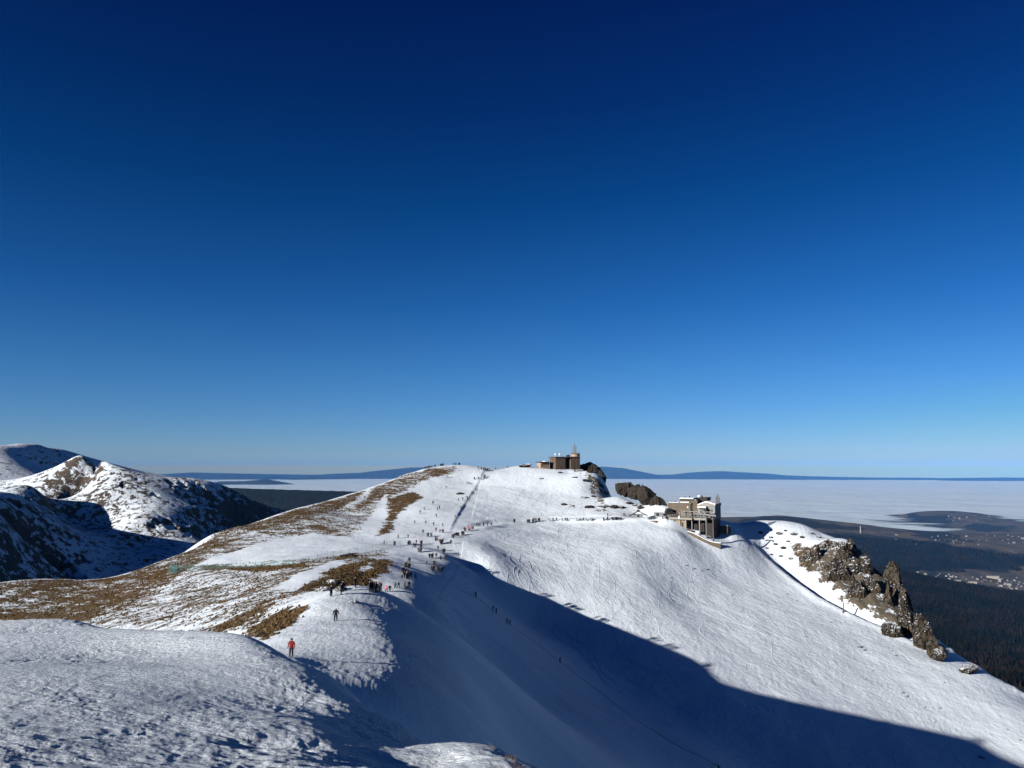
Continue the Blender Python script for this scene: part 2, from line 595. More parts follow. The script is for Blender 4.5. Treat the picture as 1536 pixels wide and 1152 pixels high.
# clean drifts that stay white
for poly in [[(545, 790), (575, 745), (580, 742), (572, 775), (560, 800), (548, 806)], [(300, 845), (420, 808), (470, 800), (540, 808), (600, 800), (590, 822), (470, 838), (300, 848)],
             [(420, 880), (480, 850), (520, 838), (505, 852), (440, 886)], [(540, 855), (560, 842), (568, 838), (556, 850), (545, 858)],
             [(400, 968), (430, 950), (455, 930), (462, 938), (440, 955), (415, 970)], [(440, 915), (470, 897), (500, 886), (505, 892), (470, 908)]]:
    pg = np.array(G(poly))
    x0, y0 = pg.min(0) - 20
    x1, y1 = pg.max(0) + 20
    m = (GX > x0) & (GX < x1) & (GY > y0) & (GY < y1)
    dens[m] *= 1 - 0.9 * sstep(-1.5, 2.5, poly_sd(GX[m], GY[m], pg) + 1.5 * fbm(GX[m] / 5, GY[m] / 5, 3, 0.5, 66))

# bare rock: the spur on the right and the stones under the summit
rock = np.zeros(GX.shape)
for poly, edge, val in [
    ([(1195, 845), (1215, 828), (1262, 812), (1285, 815), (1310, 850), (1345, 880), (1372, 930), (1410, 975), (1390, 975), (1330, 940), (1290, 925), (1262, 905), (1228, 872)], 4, 0.62),
    ([(1395, 965), (1430, 978), (1480, 1008), (1540, 1055), (1540, 1046), (1480, 1000), (1420, 960)], 3, 0.7),
    ([(830, 752), (880, 748), (960, 760), (970, 768), (900, 768), (860, 768), (835, 765)], 8, 0.36),
    ([(870, 702), (910, 708), (914, 722), (895, 715), (870, 710)], 3, 0.55),
    ([(985, 835), (1020, 822), (1065, 850), (1085, 880), (1050, 880), (1010, 858)], 12, 0.16),
]:
    pg = np.array(G(poly))
    x0, y0 = pg.min(0) - 30
    x1, y1 = pg.max(0) + 30
    m = (GX > x0) & (GX < x1) & (GY > y0) & (GY < y1)
    rock[m] = np.maximum(rock[m], val * sstep(-edge, edge, poly_sd(GX[m], GY[m], pg) + 3 * fbm(GX[m] / 7, GY[m] / 7, 3, 0.6, 71)))

# spur rocks get real relief too
sp = sstep(0.3, 0.6, rock) * (GX > 100)
GZ = GZ + sp * (1.6 * ridged(GX / 14, GY / 14, 4, 0.55, 80) - 1.5)

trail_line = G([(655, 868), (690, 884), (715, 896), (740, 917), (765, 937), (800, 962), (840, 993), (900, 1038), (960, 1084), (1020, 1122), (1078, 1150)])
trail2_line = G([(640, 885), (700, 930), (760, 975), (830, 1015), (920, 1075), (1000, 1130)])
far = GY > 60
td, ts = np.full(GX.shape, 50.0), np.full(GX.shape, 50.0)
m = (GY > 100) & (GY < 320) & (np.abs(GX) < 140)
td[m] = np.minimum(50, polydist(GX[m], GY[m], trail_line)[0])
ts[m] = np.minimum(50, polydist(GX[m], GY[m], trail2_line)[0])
pd = np.full(GX.shape, 50.0)
m = GY > 180
pd[m] = np.minimum(50, polydist(GX[m], GY[m], PATH)[0])

# foot-trodden snow, carved snow
TR = np.array(G([(400, 985), (440, 955), (480, 895), (540, 878), (600, 890), (640, 830), (600, 800), (640, 740), (690, 705), (735, 705), (700, 760), (665, 822), (690, 800), (800, 783), (1000, 776), (1000, 780),
                 (760, 792), (690, 815), (660, 855), (660, 900), (660, 960), (700, 1040), (640, 1060), (560, 1040)]))
tr = sstep(-6, 4, poly_sd(GX, GY, TR)) * (GY > 50)
tr = np.maximum(tr, (RR < 45) * 1.0)
sk = (GX > -20) * (GY > 200) * sstep(6, 16, pd)

# ---- ground material
m_ = NT("snow_and_grass")
pos = m_.pos()
dn, rk, trm, skm = m_.attr("grass"), m_.attr("rock"), m_.attr("trod"), m_.attr("carved")
nearm = m_.attr("near")
rot = m_.mapping(pos, (0.5, 1.0, 0.8), (0, 0, R(24)))
n1 = m_.noise(rot, 0.30, 11, 0.74, 0.2)
n2 = m_.noise(pos, 0.05, 3, 0.5)
n3 = m_.noise(m_.mapping(pos, (0.7, 1.0, 1.0), (0, 0, R(15))), 1.5, 9, 0.8)
pat = m_.math("ADD", m_.math("ADD", m_.math("MULTIPLY", n1, 0.45), m_.math("MULTIPLY", n3, 0.41)), m_.math("MULTIPLY", n2, 0.14))
thr = m_.math("SUBTRACT", 1.0, dn)
thr = m_.math("MULTIPLY_ADD", thr, 0.52, 0.24)
gm = m_.smooth(m_.math("SUBTRACT", pat, thr), -0.008, 0.012)
rn = m_.noise(pos, 0.22, 9, 0.7, 0.5)
rm = m_.smooth(m_.math("SUBTRACT", rn, m_.math("MULTIPLY_ADD", m_.math("SUBTRACT", 1.0, rk), 0.62, 0.19)), -0.01, 0.02)
gc = m_.mix(m_.smooth(m_.noise(pos, 1.6, 7, 0.8), 0.34, 0.66), rgb(0.016, 0.010, 0.005), rgb(0.21, 0.12, 0.045))
gc = m_.mix(m_.math("MULTIPLY", m_.smooth(m_.noise(pos, 0.035, 3), 0.42, 0.62), 0.22), gc, rgb(0.09, 0.08, 0.035))
snow = m_.mix(m_.noise(pos, 0.3, 5), rgb(0.715, 0.77, 0.82), rgb(0.795, 0.835, 0.87))
rc = m_.mix(m_.noise(pos, 0.9, 7, 0.7), rgb(0.045, 0.036, 0.026), rgb(0.22, 0.18, 0.125))
c = m_.mix(gm, snow, gc)
c = m_.mix(rm, c, rc)
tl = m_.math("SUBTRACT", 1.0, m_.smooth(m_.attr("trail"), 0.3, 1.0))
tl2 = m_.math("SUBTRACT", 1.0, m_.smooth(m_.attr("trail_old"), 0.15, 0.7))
c = m_.mix(m_.math("MULTIPLY", m_.math("MAXIMUM", tl, m_.math("MULTIPLY", tl2, 0.5)), 0.6), c, rgb(0.40, 0.41, 0.43))  # trench shade painted as darker snow along both trails
m_.color(c)
m_.rough(m_.mixf(m_.math("MAXIMUM", gm, rm), 0.55, 0.95))
bare = m_.math("MAXIMUM", gm, rm)
# carved tracks: bands pulled downhill and bent by noise
trk = None
for ang_, sc_, ph in ((R(-38), 0.55, 0.0), (R(-62), 0.42, 4.0), (R(-15), 0.35, 9.0)):
    w = m_.n("ShaderNodeTexWave", wave_type="BANDS", bands_direction="X", wave_profile="SIN",
             ins={"Vector": m_.mapping(pos, (1, 1, 0.0), (0, 0, -ang_)), "Scale": sc_ * 0.35, "Distortion": 9.0, "Detail": 2.5, "Detail Scale": 0.55, "Phase Offset": ph})
    s = m_.smooth(w.outputs["Fac"], 0.55, 1.0)
    s = m_.math("MULTIPLY", s, m_.smooth(m_.noise(m_.mapping(pos, (1, 1, 1), (0, 0, 0), (ph * 7, 3, 0)), 0.03, 3), 0.42, 0.62))
    trk = s if trk is None else m_.math("ADD", trk, s)
trk = m_.math("MULTIPLY", m_.math("MULTIPLY", trk, skm), 0.025)
lump = m_.math("MULTIPLY", m_.noise(pos, 0.42, 6, 0.65), m_.mixf(skm, 0.24, 0.42))
feet = m_.math("MULTIPLY", m_.math("MULTIPLY", m_.noise(pos, 2.8, 5, 0.8), trm), m_.mixf(nearm, 0.30, 0.03))
fine = m_.math("MULTIPLY", m_.math("MULTIPLY", m_.noise(m_.mapping(pos, (1.0, 1.7, 1.0), (0, 0, R(35))), 9.0, 6, 0.68, 0.6), nearm), 0.078)
tuft = m_.math("MULTIPLY", m_.math("MULTIPLY", m_.noise(pos, 2.2, 6, 0.75), bare), 0.55)
edge_h = m_.math("MULTIPLY", bare, -0.12)
tw = m_.math("MULTIPLY", m_.math("SUBTRACT", 1.0, m_.smooth(m_.attr("trail"), 0.25, 1.1)), -0.30)
tw2 = m_.math("MULTIPLY", m_.math("SUBTRACT", 1.0, m_.smooth(m_.attr("trail_old"), 0.2, 0.9)), -0.12)
h = lump
for q in (trk, feet, fine, tuft, edge_h, tw, tw2):
    h = m_.math("ADD", h, q)
m_.bump(h, 1.0, 1.0)
SNOW = m_.mat

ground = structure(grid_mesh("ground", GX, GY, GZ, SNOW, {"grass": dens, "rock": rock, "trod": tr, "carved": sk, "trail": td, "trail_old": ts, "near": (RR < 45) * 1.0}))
# ------------------------------------------------------------------ the snowy mountains to the left, 1 to 5 km off
HILL = [
    # front ridge skyline
    (40, 716, 2560), (62, 709, 2540), (90, 697, 2510), (120, 689, 2480), (150, 694, 2450), (180, 702, 2420), (210, 709, 2450), (240, 714.5, 2490), (275, 716, 2540), (310, 721, 2590), (335, 728, 2630),
    (355, 737, 2660), (400, 757, 2720), (430, 765, 2760), (460, 771, 2800), (520, 790, 2850), (620, 830, 2900),
    # crest of the lit spur, running in from the left
    (-300, 738, 1150), (-150, 735, 1300), (-60, 740, 1500), (-10, 744, 1700), (25, 742, 1850), (50, 731, 2150),
    (-300, 830, 1000), (-300, 800, 1500), (-160, 790, 1700), (-60, 765, 2000), (0, 735, 2400), (-20, 722, 2600), (-100, 730, 2600),
    # shaded flank of the spur and the cirque floor
    (10, 870, 1440), (60, 862, 1550), (50, 805, 1740), (90, 770, 2182), (118, 802, 1955), (195, 851, 1890), (120, 872, 1685), (120, 750, 2441), (150, 790, 2182), (220, 815, 2095), (255, 845, 1944), (20, 950, 1300), (200, 900, 1728),
    # rock wall
    (160, 735, 2290), (200, 745, 2290), (250, 765, 2270), (330, 775, 2420), (300, 805, 2230), (360, 805, 2420), (420, 805, 2560), (330, 750, 2530), (400, 785, 2590), (270, 745, 2400), (210, 775, 2180),
    (280, 828, 2020), (350, 840, 2200), (400, 900, 2200), (500, 900, 2300),
]
HC = [P(*q) for q in HILL]
for (px, py, d) in HILL[:16]:
    b = P(px, py, d)
    HC.append((b[0] * 1.03, b[1] * 1.03, b[2] * 1.03 - 0.03 * d * 0.25))
    HC.append((b[0] * 1.14, b[1] * 1.14, b[2] - 0.14 * d * 0.45))
hill_tps = TPS(HC, 800.0, 1e-4)
BACK = [(-250, 690, 3300), (-100, 676, 3500), (0, 668, 3700), (30, 665.5, 3850), (55, 666, 4000), (85, 672.5, 4250), (115, 683, 4500), (140, 690, 4650), (180, 702, 4850), (225, 711, 5000), (260, 718, 5100), (330, 745, 5200), (420, 790, 5300),
        (85, 692, 3900), (120, 702, 4100), (62, 697, 3750), (150, 711, 4220), (0, 690, 3400), (-100, 695, 3300), (200, 725, 4400), (40, 700, 3450), (0, 725, 3150), (100, 740, 3250), (300, 765, 4300)]
BC = [P(*q) for q in BACK]
for (px, py, d) in BACK[:13]:
    b = P(px, py, d)
    BC.append((b[0] * 1.02 - 60, b[1] * 1.02, b[2] * 1.02 - 25))
    BC.append((b[0] * 1.08 - 200, b[1] * 1.08, b[2] - 0.12 * d * 0.45))
back_tps = TPS(BC, 1200.0, 1e-4)

m_ = NT("mountain_snow")
pos = m_.pos()
rk = m_.attr("rock")
n1 = m_.noise(pos, 0.045, 9, 0.72, 0.4)
rm = m_.smooth(m_.math("SUBTRACT", n1, m_.math("MULTIPLY_ADD", m_.math("SUBTRACT", 1.0, rk), 0.62, 0.19)), -0.015, 0.03)
rc = m_.mix(m_.noise(pos, 0.05, 6, 0.7), rgb(0.022, 0.019, 0.018), rgb(0.13, 0.09, 0.06))
m_.color(m_.mix(rm, rgb(0.74, 0.79, 0.835), rc))
m_.rough(0.8)
m_.bump(m_.math("ADD", m_.math("MULTIPLY", m_.noise(pos, 0.03, 9, 0.66), 9.0), m_.math("MULTIPLY", rm, 2.0)), 1.0, 0.9)
HSNOW = m_.mat


def hillmesh(name, f, a0, a1, r0, r1, na, nr, amp, seed, rockbias):
    a = np.radians(np.linspace(a0, a1, na))
    r = np.geomspace(r0, r1, nr)
    RR2, AA2 = np.meshgrid(r, a, indexing="ij")
    x, y = RR2 * np.sin(AA2), RR2 * np.cos(AA2)
    z0 = f(x, y)
    e = 15.0
    sx = (f(x + e, y) - f(x - e, y)) / (2 * e)
    sy = (f(x, y + e) - f(x, y - e)) / (2 * e)
    sl = np.hypot(sx, sy)
    st = sstep(0.3, 0.8, sl)
    z = z0 + amp * (0.10 + st) * np.minimum(ridged(x / 260, y / 260, 5, 0.52, seed) - 1.1, 0) + amp * 0.34 * (0.05 + st) * np.minimum(ridged(x / 85, y / 85, 4, 0.58, seed + 9) - 0.9, 0)
    dzr = np.gradient(z, axis=0) / np.gradient(RR2, axis=0)
    dza = np.gradient(z, axis=1) / (RR2 * (a[1] - a[0]))
    sl2 = np.hypot(dzr, dza)
    rocka = np.clip(rockbias + 0.20 * sstep(0.55, 1.6, sl2) + 0.10 * fbm(x / 260, y / 260, 3, 0.5, seed + 20) + 0.22 * sstep(np.radians(-21.5), np.radians(-18), AA2) * (rockbias > 0.2), 0, 0.75)
    return structure(grid_mesh(name, x, y, z, HSNOW, {"rock": rocka}))


hillmesh("hill", hill_tps, -56, -7, 1000, 3150, 760, 440, 58, 100, 0.43)
hillmesh("hill", back_tps, -46, -20, 3200, 5700, 420, 200, 26, 140, 0.38)

# ------------------------------------------------------------------ the valley to the right
FOGZ = -900.0
VAL = [
    (1536, 1010, 2100), (1700, 1010, 2100), (1400, 1000, 2100), (1250, 990, 2100), (1000, 1000, 2100), (1800, 1000, 2000),
    (1536, 950, 3000), (1400, 930, 3200), (1250, 900, 3400), (1700, 950, 3000), (1536, 893, 4300), (1480, 884, 4400), (1400, 869, 4600), (1330, 856, 4700), (1250, 845, 4800), (1700, 915, 4200), (1100, 845, 5000),
    (1500, 905, 5600), (1400, 885, 5600), (1300, 875, 5800), (1700, 920, 5400),
    (1536, 868, 6700), (1450, 862, 6700), (1380, 855, 6800), (1600, 868, 6700), (1300, 850, 6900), (1200, 845, 7000), (1700, 870, 6600),
    (1536, 828, 7700), (1480, 818, 7900), (1400, 808, 8100), (1330, 803, 8300), (1280, 797, 8500), (1230, 792, 8600), (1700, 832, 7500), (1150, 790, 8700),
    (1536, 800, 9800), (1450, 800, 9900), (1370, 800, 9900), (1300, 800, 10300), (1600, 800, 9800), (1250, 797, 10500), (1700, 805, 9800),
    (1536, 790, 11500), (1450, 788, 11800), (1380, 789, 12200), (1600, 791, 11500),
    (1480, 772, 14200), (1440, 767, 14300), (1400, 766.5, 14500), (1370, 769, 14600), (1350, 774, 14800), (1520, 781, 13800), (1560, 786, 13800),
    (1200, 776, 9800), (1170, 773, 9900), (1130, 775, 9900), (1240, 784, 9900), (1290, 793, 10100), (1100, 776, 9900),
    (1250, 783, 13500), (1300, 783, 13800), (1600, 790, 16000), (1500, 786, 17000), (1400, 786, 17000), (1200, 790, 17000), (1000, 790, 14000), (1000, 780, 8000),
]
VC = [P(*q) for q in VAL]
VC += [(-12000, 20000, -1100), (0, 20000, -1080), (12000, 24000, -1080), (22000, 24000, -1080), (-2000, 12000, -1080), (-8000, 8000, -1000), (24000, 12000, -1050), (14000, 4000, -900)]
val_tps = TPS(VC, 4000.0, 2e-4)


def HV(x, y):
    z = val_tps(x, y)
    return z + 18 * fbm(x / 900, y / 900, 4, 0.5, 200)


a = np.radians(np.concatenate([np.linspace(-20, 4, 80, endpoint=False), np.linspace(4, 42, 420)]))
r = np.geomspace(1500, 30000, 440)
RV, AV = np.meshgrid(r, a, indexing="ij")
VX, VY = RV * np.sin(AV), RV * np.cos(AV)
VZ = HV(VX, VY)


def visV(px, py):
    q = ray(px, py)
    t = np.geomspace(1600, 21000, 1200)
    g = HV(q[0] * t, q[1] * t) - q[2] * t
    i = int(np.argmax(g > 0))
    return q[0] * t[i], q[1] * t[i]


# forest cover in the valley
fo = np.full(VX.shape, 0.0)
FP = [[(1150, 1200), (1150, 830), (1330, 857), (1400, 871), (1480, 886), (1536, 895), (1700, 915), (1800, 1200)],
      [(1150, 850), (1150, 793), (1240, 800), (1290, 798), (1370, 808), (1420, 818), (1480, 828), (1560, 832), (1560, 848), (1480, 856), (1390, 856), (1330, 856)],
      [(1100, 790), (1130, 776), (1200, 776), (1240, 785), (1310, 797), (1200, 794)],
      [(1434, 789), (1470, 786), (1520, 789), (1515, 797), (1450, 798)], [(1360, 771), (1395, 766), (1430, 768), (1440, 773), (1380, 776)]]
for k, pg in enumerate(FP):
    pw = np.array([P(px, py, 1)[:2] for px, py in pg])
for k, pg in enumerate(FP):
    w = np.array([visV(px, min(py, 1010)) for px, py in pg])
    fo = np.maximum(fo, sstep(-150, 150, poly_sd(VX, VY, w) + 250 * fbm(VX / 500, VY / 500, 3, 0.6, 210)))
fo = np.where(VY < 5000, np.where(RV < 4700, 1, fo), fo)
m_ = NT("valley_land")
pos = m_.pos()
f = m_.attr("forest")
field = m_.mix(m_.smooth(m_.noise(pos, 0.004, 5, 0.6), 0.42, 0.6), rgb(0.06, 0.048, 0.034), rgb(0.13, 0.09, 0.058))
vor = m_.n("ShaderNodeTexVoronoi", ins={"Vector": m_.mapping(pos, (1, 0.4, 1), (0, 0, R(20))), "Scale": 0.006})
field = m_.mix(m_.math("MULTIPLY", m_.n("ShaderNodeSeparateColor", ins={"Color": vor.outputs["Color"]}).outputs[0], 0.5), field, rgb(0.05, 0.045, 0.03))
field = m_.mix(m_.smooth(m_.noise(pos, 0.012, 6, 0.7), 0.56, 0.62), field, rgb(0.02, 0.025, 0.018))
wood = m_.mix(m_.noise(pos, 0.02, 6, 0.7), rgb(0.005, 0.006, 0.005), rgb(0.016, 0.014, 0.010))
ff = m_.smooth(m_.math("ADD", f, m_.math("MULTIPLY", m_.math("SUBTRACT", m_.noise(pos, 0.006, 6, 0.65), 0.5), 0.9)), 0.4, 0.6)
m_.color(m_.mix(ff, field, wood))
m_.rough(0.95)
m_.bump(m_.math("MULTIPLY", m_.noise(pos, 0.03, 5, 0.7), 14.0), 1.0, 0.7)
valley = structure(grid_mesh("valley_ground", VX, VY, VZ, m_.mat, {"forest": fo}))

# dark wooded ridge beyond the left mountain
DK = [(200, 727, 8500), (300, 729, 8500), (345, 730.5, 8400), (380, 732, 8300), (430, 734, 8200), (480, 736, 8100), (525, 738, 8000), (600, 742, 8000), (750, 760, 8000)]
xs = np.array([P(*q)[0] for q in DK])
zs = np.array([P(*q)[2] for q in DK])
u = np.linspace(xs[0], xs[-1], 300)
v = np.linspace(-2600, 2600, 120)
VV, UU = np.meshgrid(v, u, indexing="ij")
crest = np.interp(UU, xs, zs)
zr = crest - np.abs(VV) * 0.26 - 40 * (1 - np.exp(-(VV / 500) ** 2)) + 26 * ridged(UU / 700, VV / 500, 4, 0.5, 220) * sstep(0, 600, np.abs(VV)) + 5 * fbm(UU / 90, VV / 90, 3, 0.6, 230)
m_ = NT("dark_wood_land")
m_.color(m_.mix(m_.noise(m_.pos(), 0.02, 6, 0.7), rgb(0.006, 0.009, 0.008), rgb(0.022, 0.026, 0.02)))
m_.bump(m_.math("MULTIPLY", m_.noise(m_.pos(), 0.02, 5, 0.7), 18.0), 1.0, 0.8)
structure(grid_mesh("hill", UU, 8250 + VV, zr, m_.mat))

# ------------------------------------------------------------------ sea of fog: a lumpy top sheet with thin edges where land comes through
a = np.radians(np.linspace(-46, 46, 520))
r = np.geomspace(6500, 57000, 440)
RF, AF = np.meshgrid(r, a, indexing="ij")
FX, FY = RF * np.sin(AF), RF * np.cos(AF)
FZ = FOGZ + 20 * fbm(FX / 2600, FY / 1900, 4, 0.5, 240) * sstep(6000, 12000, RF) + 22 * fbm(FX / 9000, FY / 4500, 2, 0.5, 250)
land = np.where((AF > np.radians(-20)) & (AF < np.radians(42)) & (RF < 22000), HV(FX, FY), -1080)
m = (np.abs(FY - 8250) < 2600)
thick = FZ - land
rag = thick + 40 * fbm(FX / 1300, FY / 600, 5, 0.62, 260) - 10
alpha = sstep(-6, 42, rag) * np.where(AF > 0.05, sstep(8600, 10600, RF + 700 * fbm(FX / 1500, FY / 1500, 3, 0.6, 270)), 1)
m_ = NT("fog_bank")
pos = m_.pos()
m_.color(m_.mix(m_.noise(m_.mapping(pos, (1, 2.5, 1)), 0.0003, 6, 0.6), rgb(0.47, 0.535, 0.57), rgb(0.60, 0.66, 0.68)))
m_.rough(1.0)
m_.bsdf.inputs["Specular IOR Level"].default_value = 0
al = m_.math("MULTIPLY", m_.attr("cover"), m_.mixf(m_.attr("cover"), m_.smooth(m_.noise(pos, 0.0012, 6, 0.6), 0.3, 0.6), 1.0))
m_.put(m_.bsdf, "Alpha", al)
m_.bump(m_.math("MULTIPLY", m_.noise(m_.mapping(pos, (1, 1.2, 1)), 0.0006, 7, 0.6), 120.0), 1.0, 0.8)
fog = stuff(grid_mesh("fog", FX, FY, FZ, m_.mat, {"cover": alpha}))
# ------------------------------------------------------------------ far ranges standing in the fog
m_ = NT("far_range_land")
m_.color(m_.mix(m_.noise(m_.pos(), 0.0009, 6, 0.65), rgb(0.02, 0.03, 0.03), rgb(0.06, 0.06, 0.05)))
m_.bump(m_.math("MULTIPLY", m_.noise(m_.pos(), 0.0012, 6, 0.6), 160.0), 1.0, 0.8)
FARM = m_.mat


def far_range(name, prof, d, width, seed, rough=1.0):
    xs = np.array([P(px, py, d)[0] for px, py in prof])
    zs = np.array([P(px, py, d)[2] for px, py in prof])
    u = np.linspace(xs[0], xs[-1], 360)
    v = np.linspace(-width, width, 60)
    VV, UU = np.meshgrid(v, u, indexing="ij")
    c = np.interp(UU, xs, zs)
    hh = np.clip(c - (FOGZ - 120), 0, None)
    t = np.abs(VV) / width
    z = (FOGZ - 120) + hh * (1 - t) ** 1.15 * (1 + 0.18 * ridged(UU / (width * 0.5), VV / (width * 0.5), 3, 0.5, seed) * sstep(0.02, 0.4, t)) + 14 * rough * fbm(UU / 900, VV / 900, 3, 0.6, seed + 5)
    return structure(grid_mesh(name, UU, d + VV, z, FARM))


far_range("far_hills", [(840, 716), (870, 702), (890, 700), (905, 699.5), (935, 702), (960, 707), (985, 712), (1010, 711.5), (1030, 709), (1060, 707), (1085, 706.5), (1110, 708), (1150, 710), (1180, 713), (1210, 714), (1250, 715.2), (1300, 716), (1340, 717), (1400, 718), (1440, 720)], 66000, 6500, 300)
far_range("far_hills", [(1380, 719), (1420, 717.2), (1450, 716.8), (1500, 716.2), (1560, 716.4), (1640, 717), (1700, 719)], 60000, 4500, 310)
far_range("far_hills", [(1296, 727), (1320, 726.2), (1345, 727.2), (1360, 729), (1400, 729.5), (1440, 731), (1450, 733)], 48000, 1800, 320, 0.6)
far_range("far_hills", [(120, 720), (225, 712), (255, 711), (285, 709.5), (310, 711), (350, 710), (375, 711), (410, 714), (425, 717), (440, 720)], 66000, 5000, 330)
far_range("far_hills", [(230, 712), (270, 709.5), (290, 708.5), (330, 709.5), (400, 711), (430, 711.5), (470, 712), (520, 713)], 73000, 4000, 335)
far_range("far_hills", [(420, 720), (440, 715), (470, 712.5), (500, 710.5), (540, 709), (565, 706), (590, 703.5), (615, 701), (660, 700), (720, 703), (800, 712)], 66000, 6000, 340)
far_range("far_hills", [(300, 726), (330, 722), (365, 721.5), (395, 719), (405, 719.5), (425, 723), (440, 726), (446, 729)], 40000, 2000, 350)
far_range("far_hills", [(400, 721), (430, 717.5), (460, 716.5), (490, 717.5), (500, 720)], 55000, 2000, 360, 0.6)

# ------------------------------------------------------------------ the air
hz = bpy.data.meshes.new("haze")
bm = bmesh.new()
bmesh.ops.create_cube(bm, size=1.0)
bm.to_mesh(hz)
bm.free()
hm = bpy.data.materials.new("haze_air")
hm.use_nodes = True
ht = hm.node_tree
ht.nodes.remove(ht.nodes["Principled BSDF"])
pv = ht.nodes.new("ShaderNodeVolumePrincipled")
pv.inputs["Color"].default_value = HAZE_COLOR
pv.inputs["Anisotropy"].default_value = -0.3
pv.inputs["Density"].default_value = HAZE_DENSITY
ht.links.new(pv.outputs[0], ht.nodes["Material Output"].inputs["Volume"])
hz.materials.append(hm)
ho = bpy.data.objects.new("haze", hz)
COL.objects.link(ho)
ho.scale = (190000, 90000, 1700)
ho.location = (0, 42000, -1450 + 850)
stuff(ho)
scene.cycles.volume_bounces = 0
scene.cycles.max_bounces = 6
scene.cycles.diffuse_bounces = 0
scene.cycles.transparent_max_bounces = 8
# ------------------------------------------------------------------ ski tracks: low ridges of pushed snow winding down the bowl and the summit slope
def track_mesh():
    rs = np.random.RandomState(5)
    V, Fc = [], []

    def grad(x, y):
        e = 3.0
        return (base_tps(x + e, y) - base_tps(x - e, y)) / (2 * e), (base_tps(x, y + e) - base_tps(x, y - e)) / (2 * e)
    starts = []
    for k in range(210):
        u = rs.rand()
        px = 705 + u ** 1.5 * 460
        starts.append((px, 806 + max(0, (px - 980) * 0.25) + 6 * rs.rand() + (60 * rs.rand() if rs.rand() < 0.4 else 0), 1.0))
    for k in range(70):
        starts.append((740 + 150 * rs.rand(), 708 + 45 * rs.rand(), 0.8))
    P0 = np.array([tuple(hit(a, b)[:2]) for a, b, c in starts])
    n = len(P0)
    x, y = P0[:, 0].copy(), P0[:, 1].copy()
    ph, fr, am = rs.rand(n) * 6.3, 0.08 + 0.16 * rs.rand(n), 0.25 + 0.7 * rs.rand(n)
    bias = rs.randn(n) * 0.35
    L = 25 + rs.rand(n) ** 1.5 * 110
    paths = [[] for _ in range(n)]
    for s in range(130):
        gx, gy = grad(x, y)
        a = np.arctan2(-gy, -gx) + bias + am * np.sin(ph + fr * s)
        x = x + np.cos(a)
        y = y + np.sin(a)
        for i in range(n):
            if s < L[i]:
                paths[i].append((x[i], y[i]))
    for i, p in enumerate(paths):
        p = np.array(p)
        if len(p) < 8:
            continue
        t = np.gradient(p, axis=0)
        nn = np.stack([-t[:, 1], t[:, 0]], 1)
        nn /= np.linalg.norm(nn, axis=1)[:, None] + 1e-9
        w = 0.22 + 0.22 * rs.rand()
        h = 0.06 + 0.09 * rs.rand()
        env = np.clip(np.minimum(np.arange(len(p)), np.arange(len(p))[::-1]) / 6.0, 0, 1)
        pts = [p + nn * w, p, p - nn * w]
        zs = [H(q[:, 0], q[:, 1]) for q in pts]
        b = len(V)
        rows = [np.column_stack([pts[0], zs[0] - 0.08]), np.column_stack([pts[1], zs[1] + h * env]), np.column_stack([pts[2], zs[2] - 0.08])]
        m = len(p)
        V.extend(np.concatenate(rows).tolist())
        for j in range(m - 1):
            Fc.append((b + j, b + j + 1, b + m + j + 1, b + m + j))
            Fc.append((b + m + j, b + m + j + 1, b + 2 * m + j + 1, b + 2 * m + j))
    m_ = NT("pushed_snow")
    m_.color(rgb(0.76, 0.81, 0.85))
    m_.rough(0.6)
    o = poly_mesh("ski_tracks", np.array(V), np.array(Fc), m_.mat, True)
    return stuff(o)


track_mesh()

# ------------------------------------------------------------------ rock crags
m_ = NT("crag_rock")
pos = m_.pos()
geo = m_.n("ShaderNodeNewGeometry")
nz = m_.n("ShaderNodeSeparateXYZ", ins={0: geo.outputs["Normal"]}).outputs[2]
stv = m_.mapping(pos, (1, 1, 0.35))
rcol = m_.mix(m_.noise(stv, 0.55, 8, 0.7, 0.4), rgb(0.018, 0.015, 0.012), rgb(0.115, 0.093, 0.066))
rcol = m_.mix(m_.smooth(m_.noise(pos, 0.25, 5, 0.6), 0.55, 0.63), rcol, rgb(0.10, 0.066, 0.032))
sn = m_.smooth(m_.math("ADD", nz, m_.math("MULTIPLY", m_.math("SUBTRACT", m_.noise(pos, 0.5, 6, 0.65), 0.5), 1.3)), 0.60, 0.70)
m_.color(m_.mix(sn, rcol, rgb(0.80, 0.82, 0.85)))
m_.rough(0.95)
vo = m_.n("ShaderNodeTexVoronoi", feature="DISTANCE_TO_EDGE", ins={"Vector": m_.mapping(m_.n("ShaderNodeVectorMath", operation="ADD", ins={0: pos, 1: m_.n("ShaderNodeTexNoise", ins={"Vector": pos, "Scale": 0.35, "Detail": 4}).outputs["Color"]}).outputs[0], (1, 1, 0.4)), "Scale": 0.55})
crk = m_.smooth(vo.outputs["Distance"], 0.0, 0.12)
rcol2 = m_.mix(crk, rgb(0.012, 0.010, 0.009), rcol)
m_.color(m_.mix(sn, rcol2, rgb(0.80, 0.82, 0.85)))
m_.bump(m_.math("ADD", m_.math("ADD", m_.math("MULTIPLY", crk, 0.5), m_.math("MULTIPLY", m_.noise(stv, 0.7, 8, 0.7, 0.5), 1.6)), m_.math("MULTIPLY", sn, 0.2)), 1.0, 0.9)
CRAG = m_.mat
m_ = NT("dark_crag_rock")
pos = m_.pos()
m_.color(m_.mix(m_.noise(pos, 0.6, 8, 0.7), rgb(0.012, 0.011, 0.010), rgb(0.075, 0.06, 0.045)))
m_.rough(0.95)
m_.bump(m_.math("MULTIPLY", m_.noise(pos, 0.7, 8, 0.7, 0.5), 1.3), 1.0, 0.9)
DCRAG = m_.mat

_ico = {}


